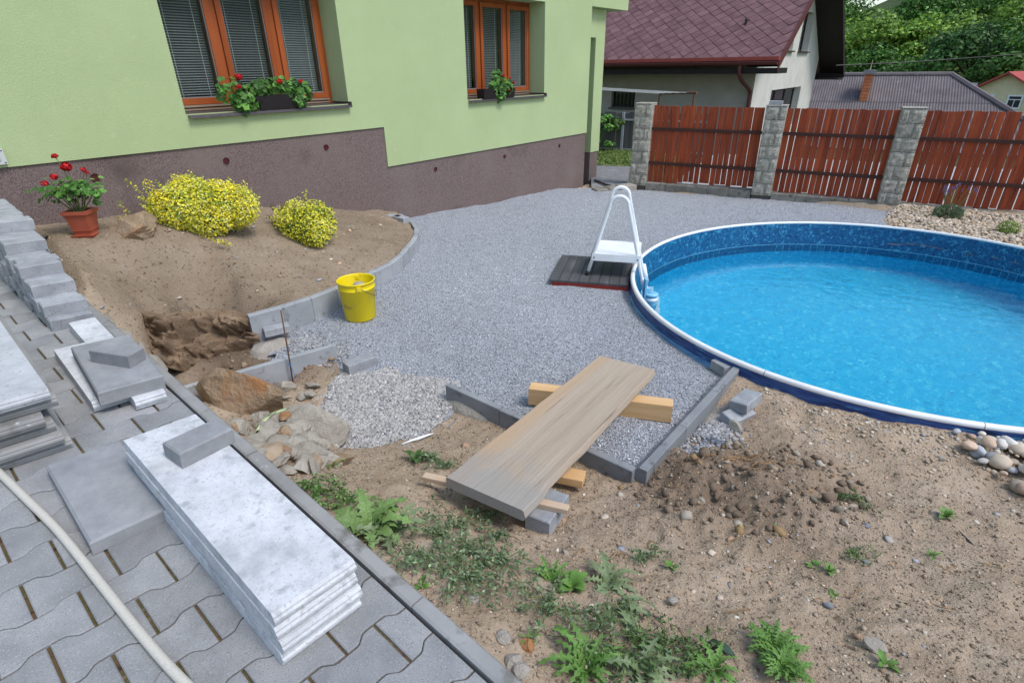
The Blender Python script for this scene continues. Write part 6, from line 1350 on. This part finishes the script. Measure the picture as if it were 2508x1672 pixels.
rosette('dark_leaf', 'dark bluish crumpled leaf lying left of the large bottom clump', 'leaf', (1615, 1478), .10, 3, 'dark', az=-.75, spread=.7, up=-.05, z=.41)
rosette('dock', 'broad leaved dock plant left of the plank', 'weed', (955, 1060), .085, 9, 'dock', up=.5, z=.2)
rosette('seedling', 'bright green seedling at the flat reddish stone', 'weed', (760, 1070), .065, 14, 'dand', up=.35, z=.3)
for px, L_, n, k, lb in (((1960, 1275), .037, 7, 'plan', 'tiny green sprout in the bare soil far right of the plank'), ((1775, 1217), .031, 6, 'plan', 'tiny sprout below the dug heap'), ((1540, 1304), .043, 5, 'plan', 'four leaved sprout right of the long leaved dandelion'), ((1218, 1470), .043, 7, 'dand', 'small nettle like sprout by the kerb end'), ((2168, 1188), .055, 10, 'plan', 'low green weed on the dark fabric scrap at right'),
        ((2140, 1276), .049, 9, 'dand', 'small tuft in the soil near the right edge'), ((1868, 1303), .037, 7, 'plan', 'left sprout of the trailing pair in the bare soil'), ((1905, 1312), .037, 7, 'plan', 'right sprout of the trailing pair in the bare soil'), ((2032, 1530), .043, 5, 'plan', 'clover like sprout at the bottom right'), ((968, 1348), .043, 6, 'plan', 'yellowish sprout beside the paving kerb'),
        ((1915, 1372), .031, 5, 'plan', 'tiny sprout alone in the middle of the bare soil'), ((815, 482), .055, 7, 'dock', 'small weed at the foot of the plinth above the mound')):
    rosette('sprout', lb, 'weed', px, L_, n, k, up=.45, z=.25)
def mat_weed(label, pts, n, r, cols, L=.022, z=.35, h=.05):
    c0 = soil_at(*pts[0], z); t = empty('knotweed', label, 'weed', (c0[0], c0[1], c0[2])); P = []; N = []; sb = B()
    for px in pts:
        c = soil_at(*px, z)
        for k in range(max(3, int(7*r/.15))):
            a_ = random.uniform(0, 6.28); ln = r*random.uniform(.5, 1.15); Q = []
            for q in np.linspace(0, 1, 7): x, y = c[0]+ln*q*math.cos(a_)+random.gauss(0, .008), c[1]+ln*q*math.sin(a_)+random.gauss(0, .008); Q.append(np.array([x, y, zs(x, y)+.008+h*math.sin(q*2.6)*random.uniform(.3, 1.)]))
            sb.tube([q-c0 for q in Q], .0014, 4)
            for i in range(n):
                q = random.random()*5.99; j = int(q); p = Q[j]+(Q[j+1]-Q[j])*(q-j); P.append(p-c0+rng.normal(0, .010, 3)*[1, 1, .8]); N.append(rng.normal(0, .7, 3)+[0, 0, 1])
    P, N = np.array(P), np.array(N); link('foliage', leafy(P, N, rng.uniform(.6, 1.2, len(P))*L, L*.42, palette(len(P), cols, v=.22)), t); sb.ob('stem', m_stem, t)
KW = [(.15, .23, .115), (.21, .29, .15), (.11, .19, .08), (.24, .29, .17)]
mat_weed('large spreading grey green knotweed mat in front of the plank', [(1020, 1235), (1075, 1270), (985, 1285), (1110, 1300), (1050, 1210), (1020, 1320), (1085, 1330), (1140, 1290)], 26, .20, KW)
mat_weed('low green knotweed mat beside the paving kerb above the thistle', [(740, 1135), (800, 1150), (770, 1170), (830, 1160), (710, 1120)], 24, .14, [(.12, .24, .06), (.18, .30, .09), (.09, .18, .05)], z=.46)
mat_weed('thin trailing knotweed at the lower middle', [(1270, 1400), (1320, 1415), (1380, 1440), (1250, 1380), (1480, 1480)], 16, .17, KW, z=.4)
mat_weed('scattered knotweed across the bottom middle', [(1420, 1500), (1530, 1500), (1590, 1520), (1560, 1550), (1450, 1460)], 14, .15, [(.09, .17, .05), (.13, .21, .075)], z=.43)
mat_weed('knotweed tuft between dock and plank', [(1000, 1062), (1018, 1075)], 40, .10, KW, z=.18)
mat_weed('fine green mat in the soil right of the dug heap', [(1955, 1150), (1985, 1165), (1930, 1143)], 34, .085, [(.07, .14, .05), (.10, .18, .06)], L=.014, z=.18, h=.03)
mat_weed('small thin knotweed sprig near the long leaved dandelion', [(1480, 1290)], 30, .09, KW, z=.3)
mat_weed('faint thin sprig in the bare soil right of centre', [(1965, 1278), (1940, 1285)], 16, .09, KW, L=.014, z=.25, h=.02)
mat_weed('knotweed sprig in front of the plank corner', [(1125, 1195), (1140, 1235)], 24, .07, KW, z=.25)
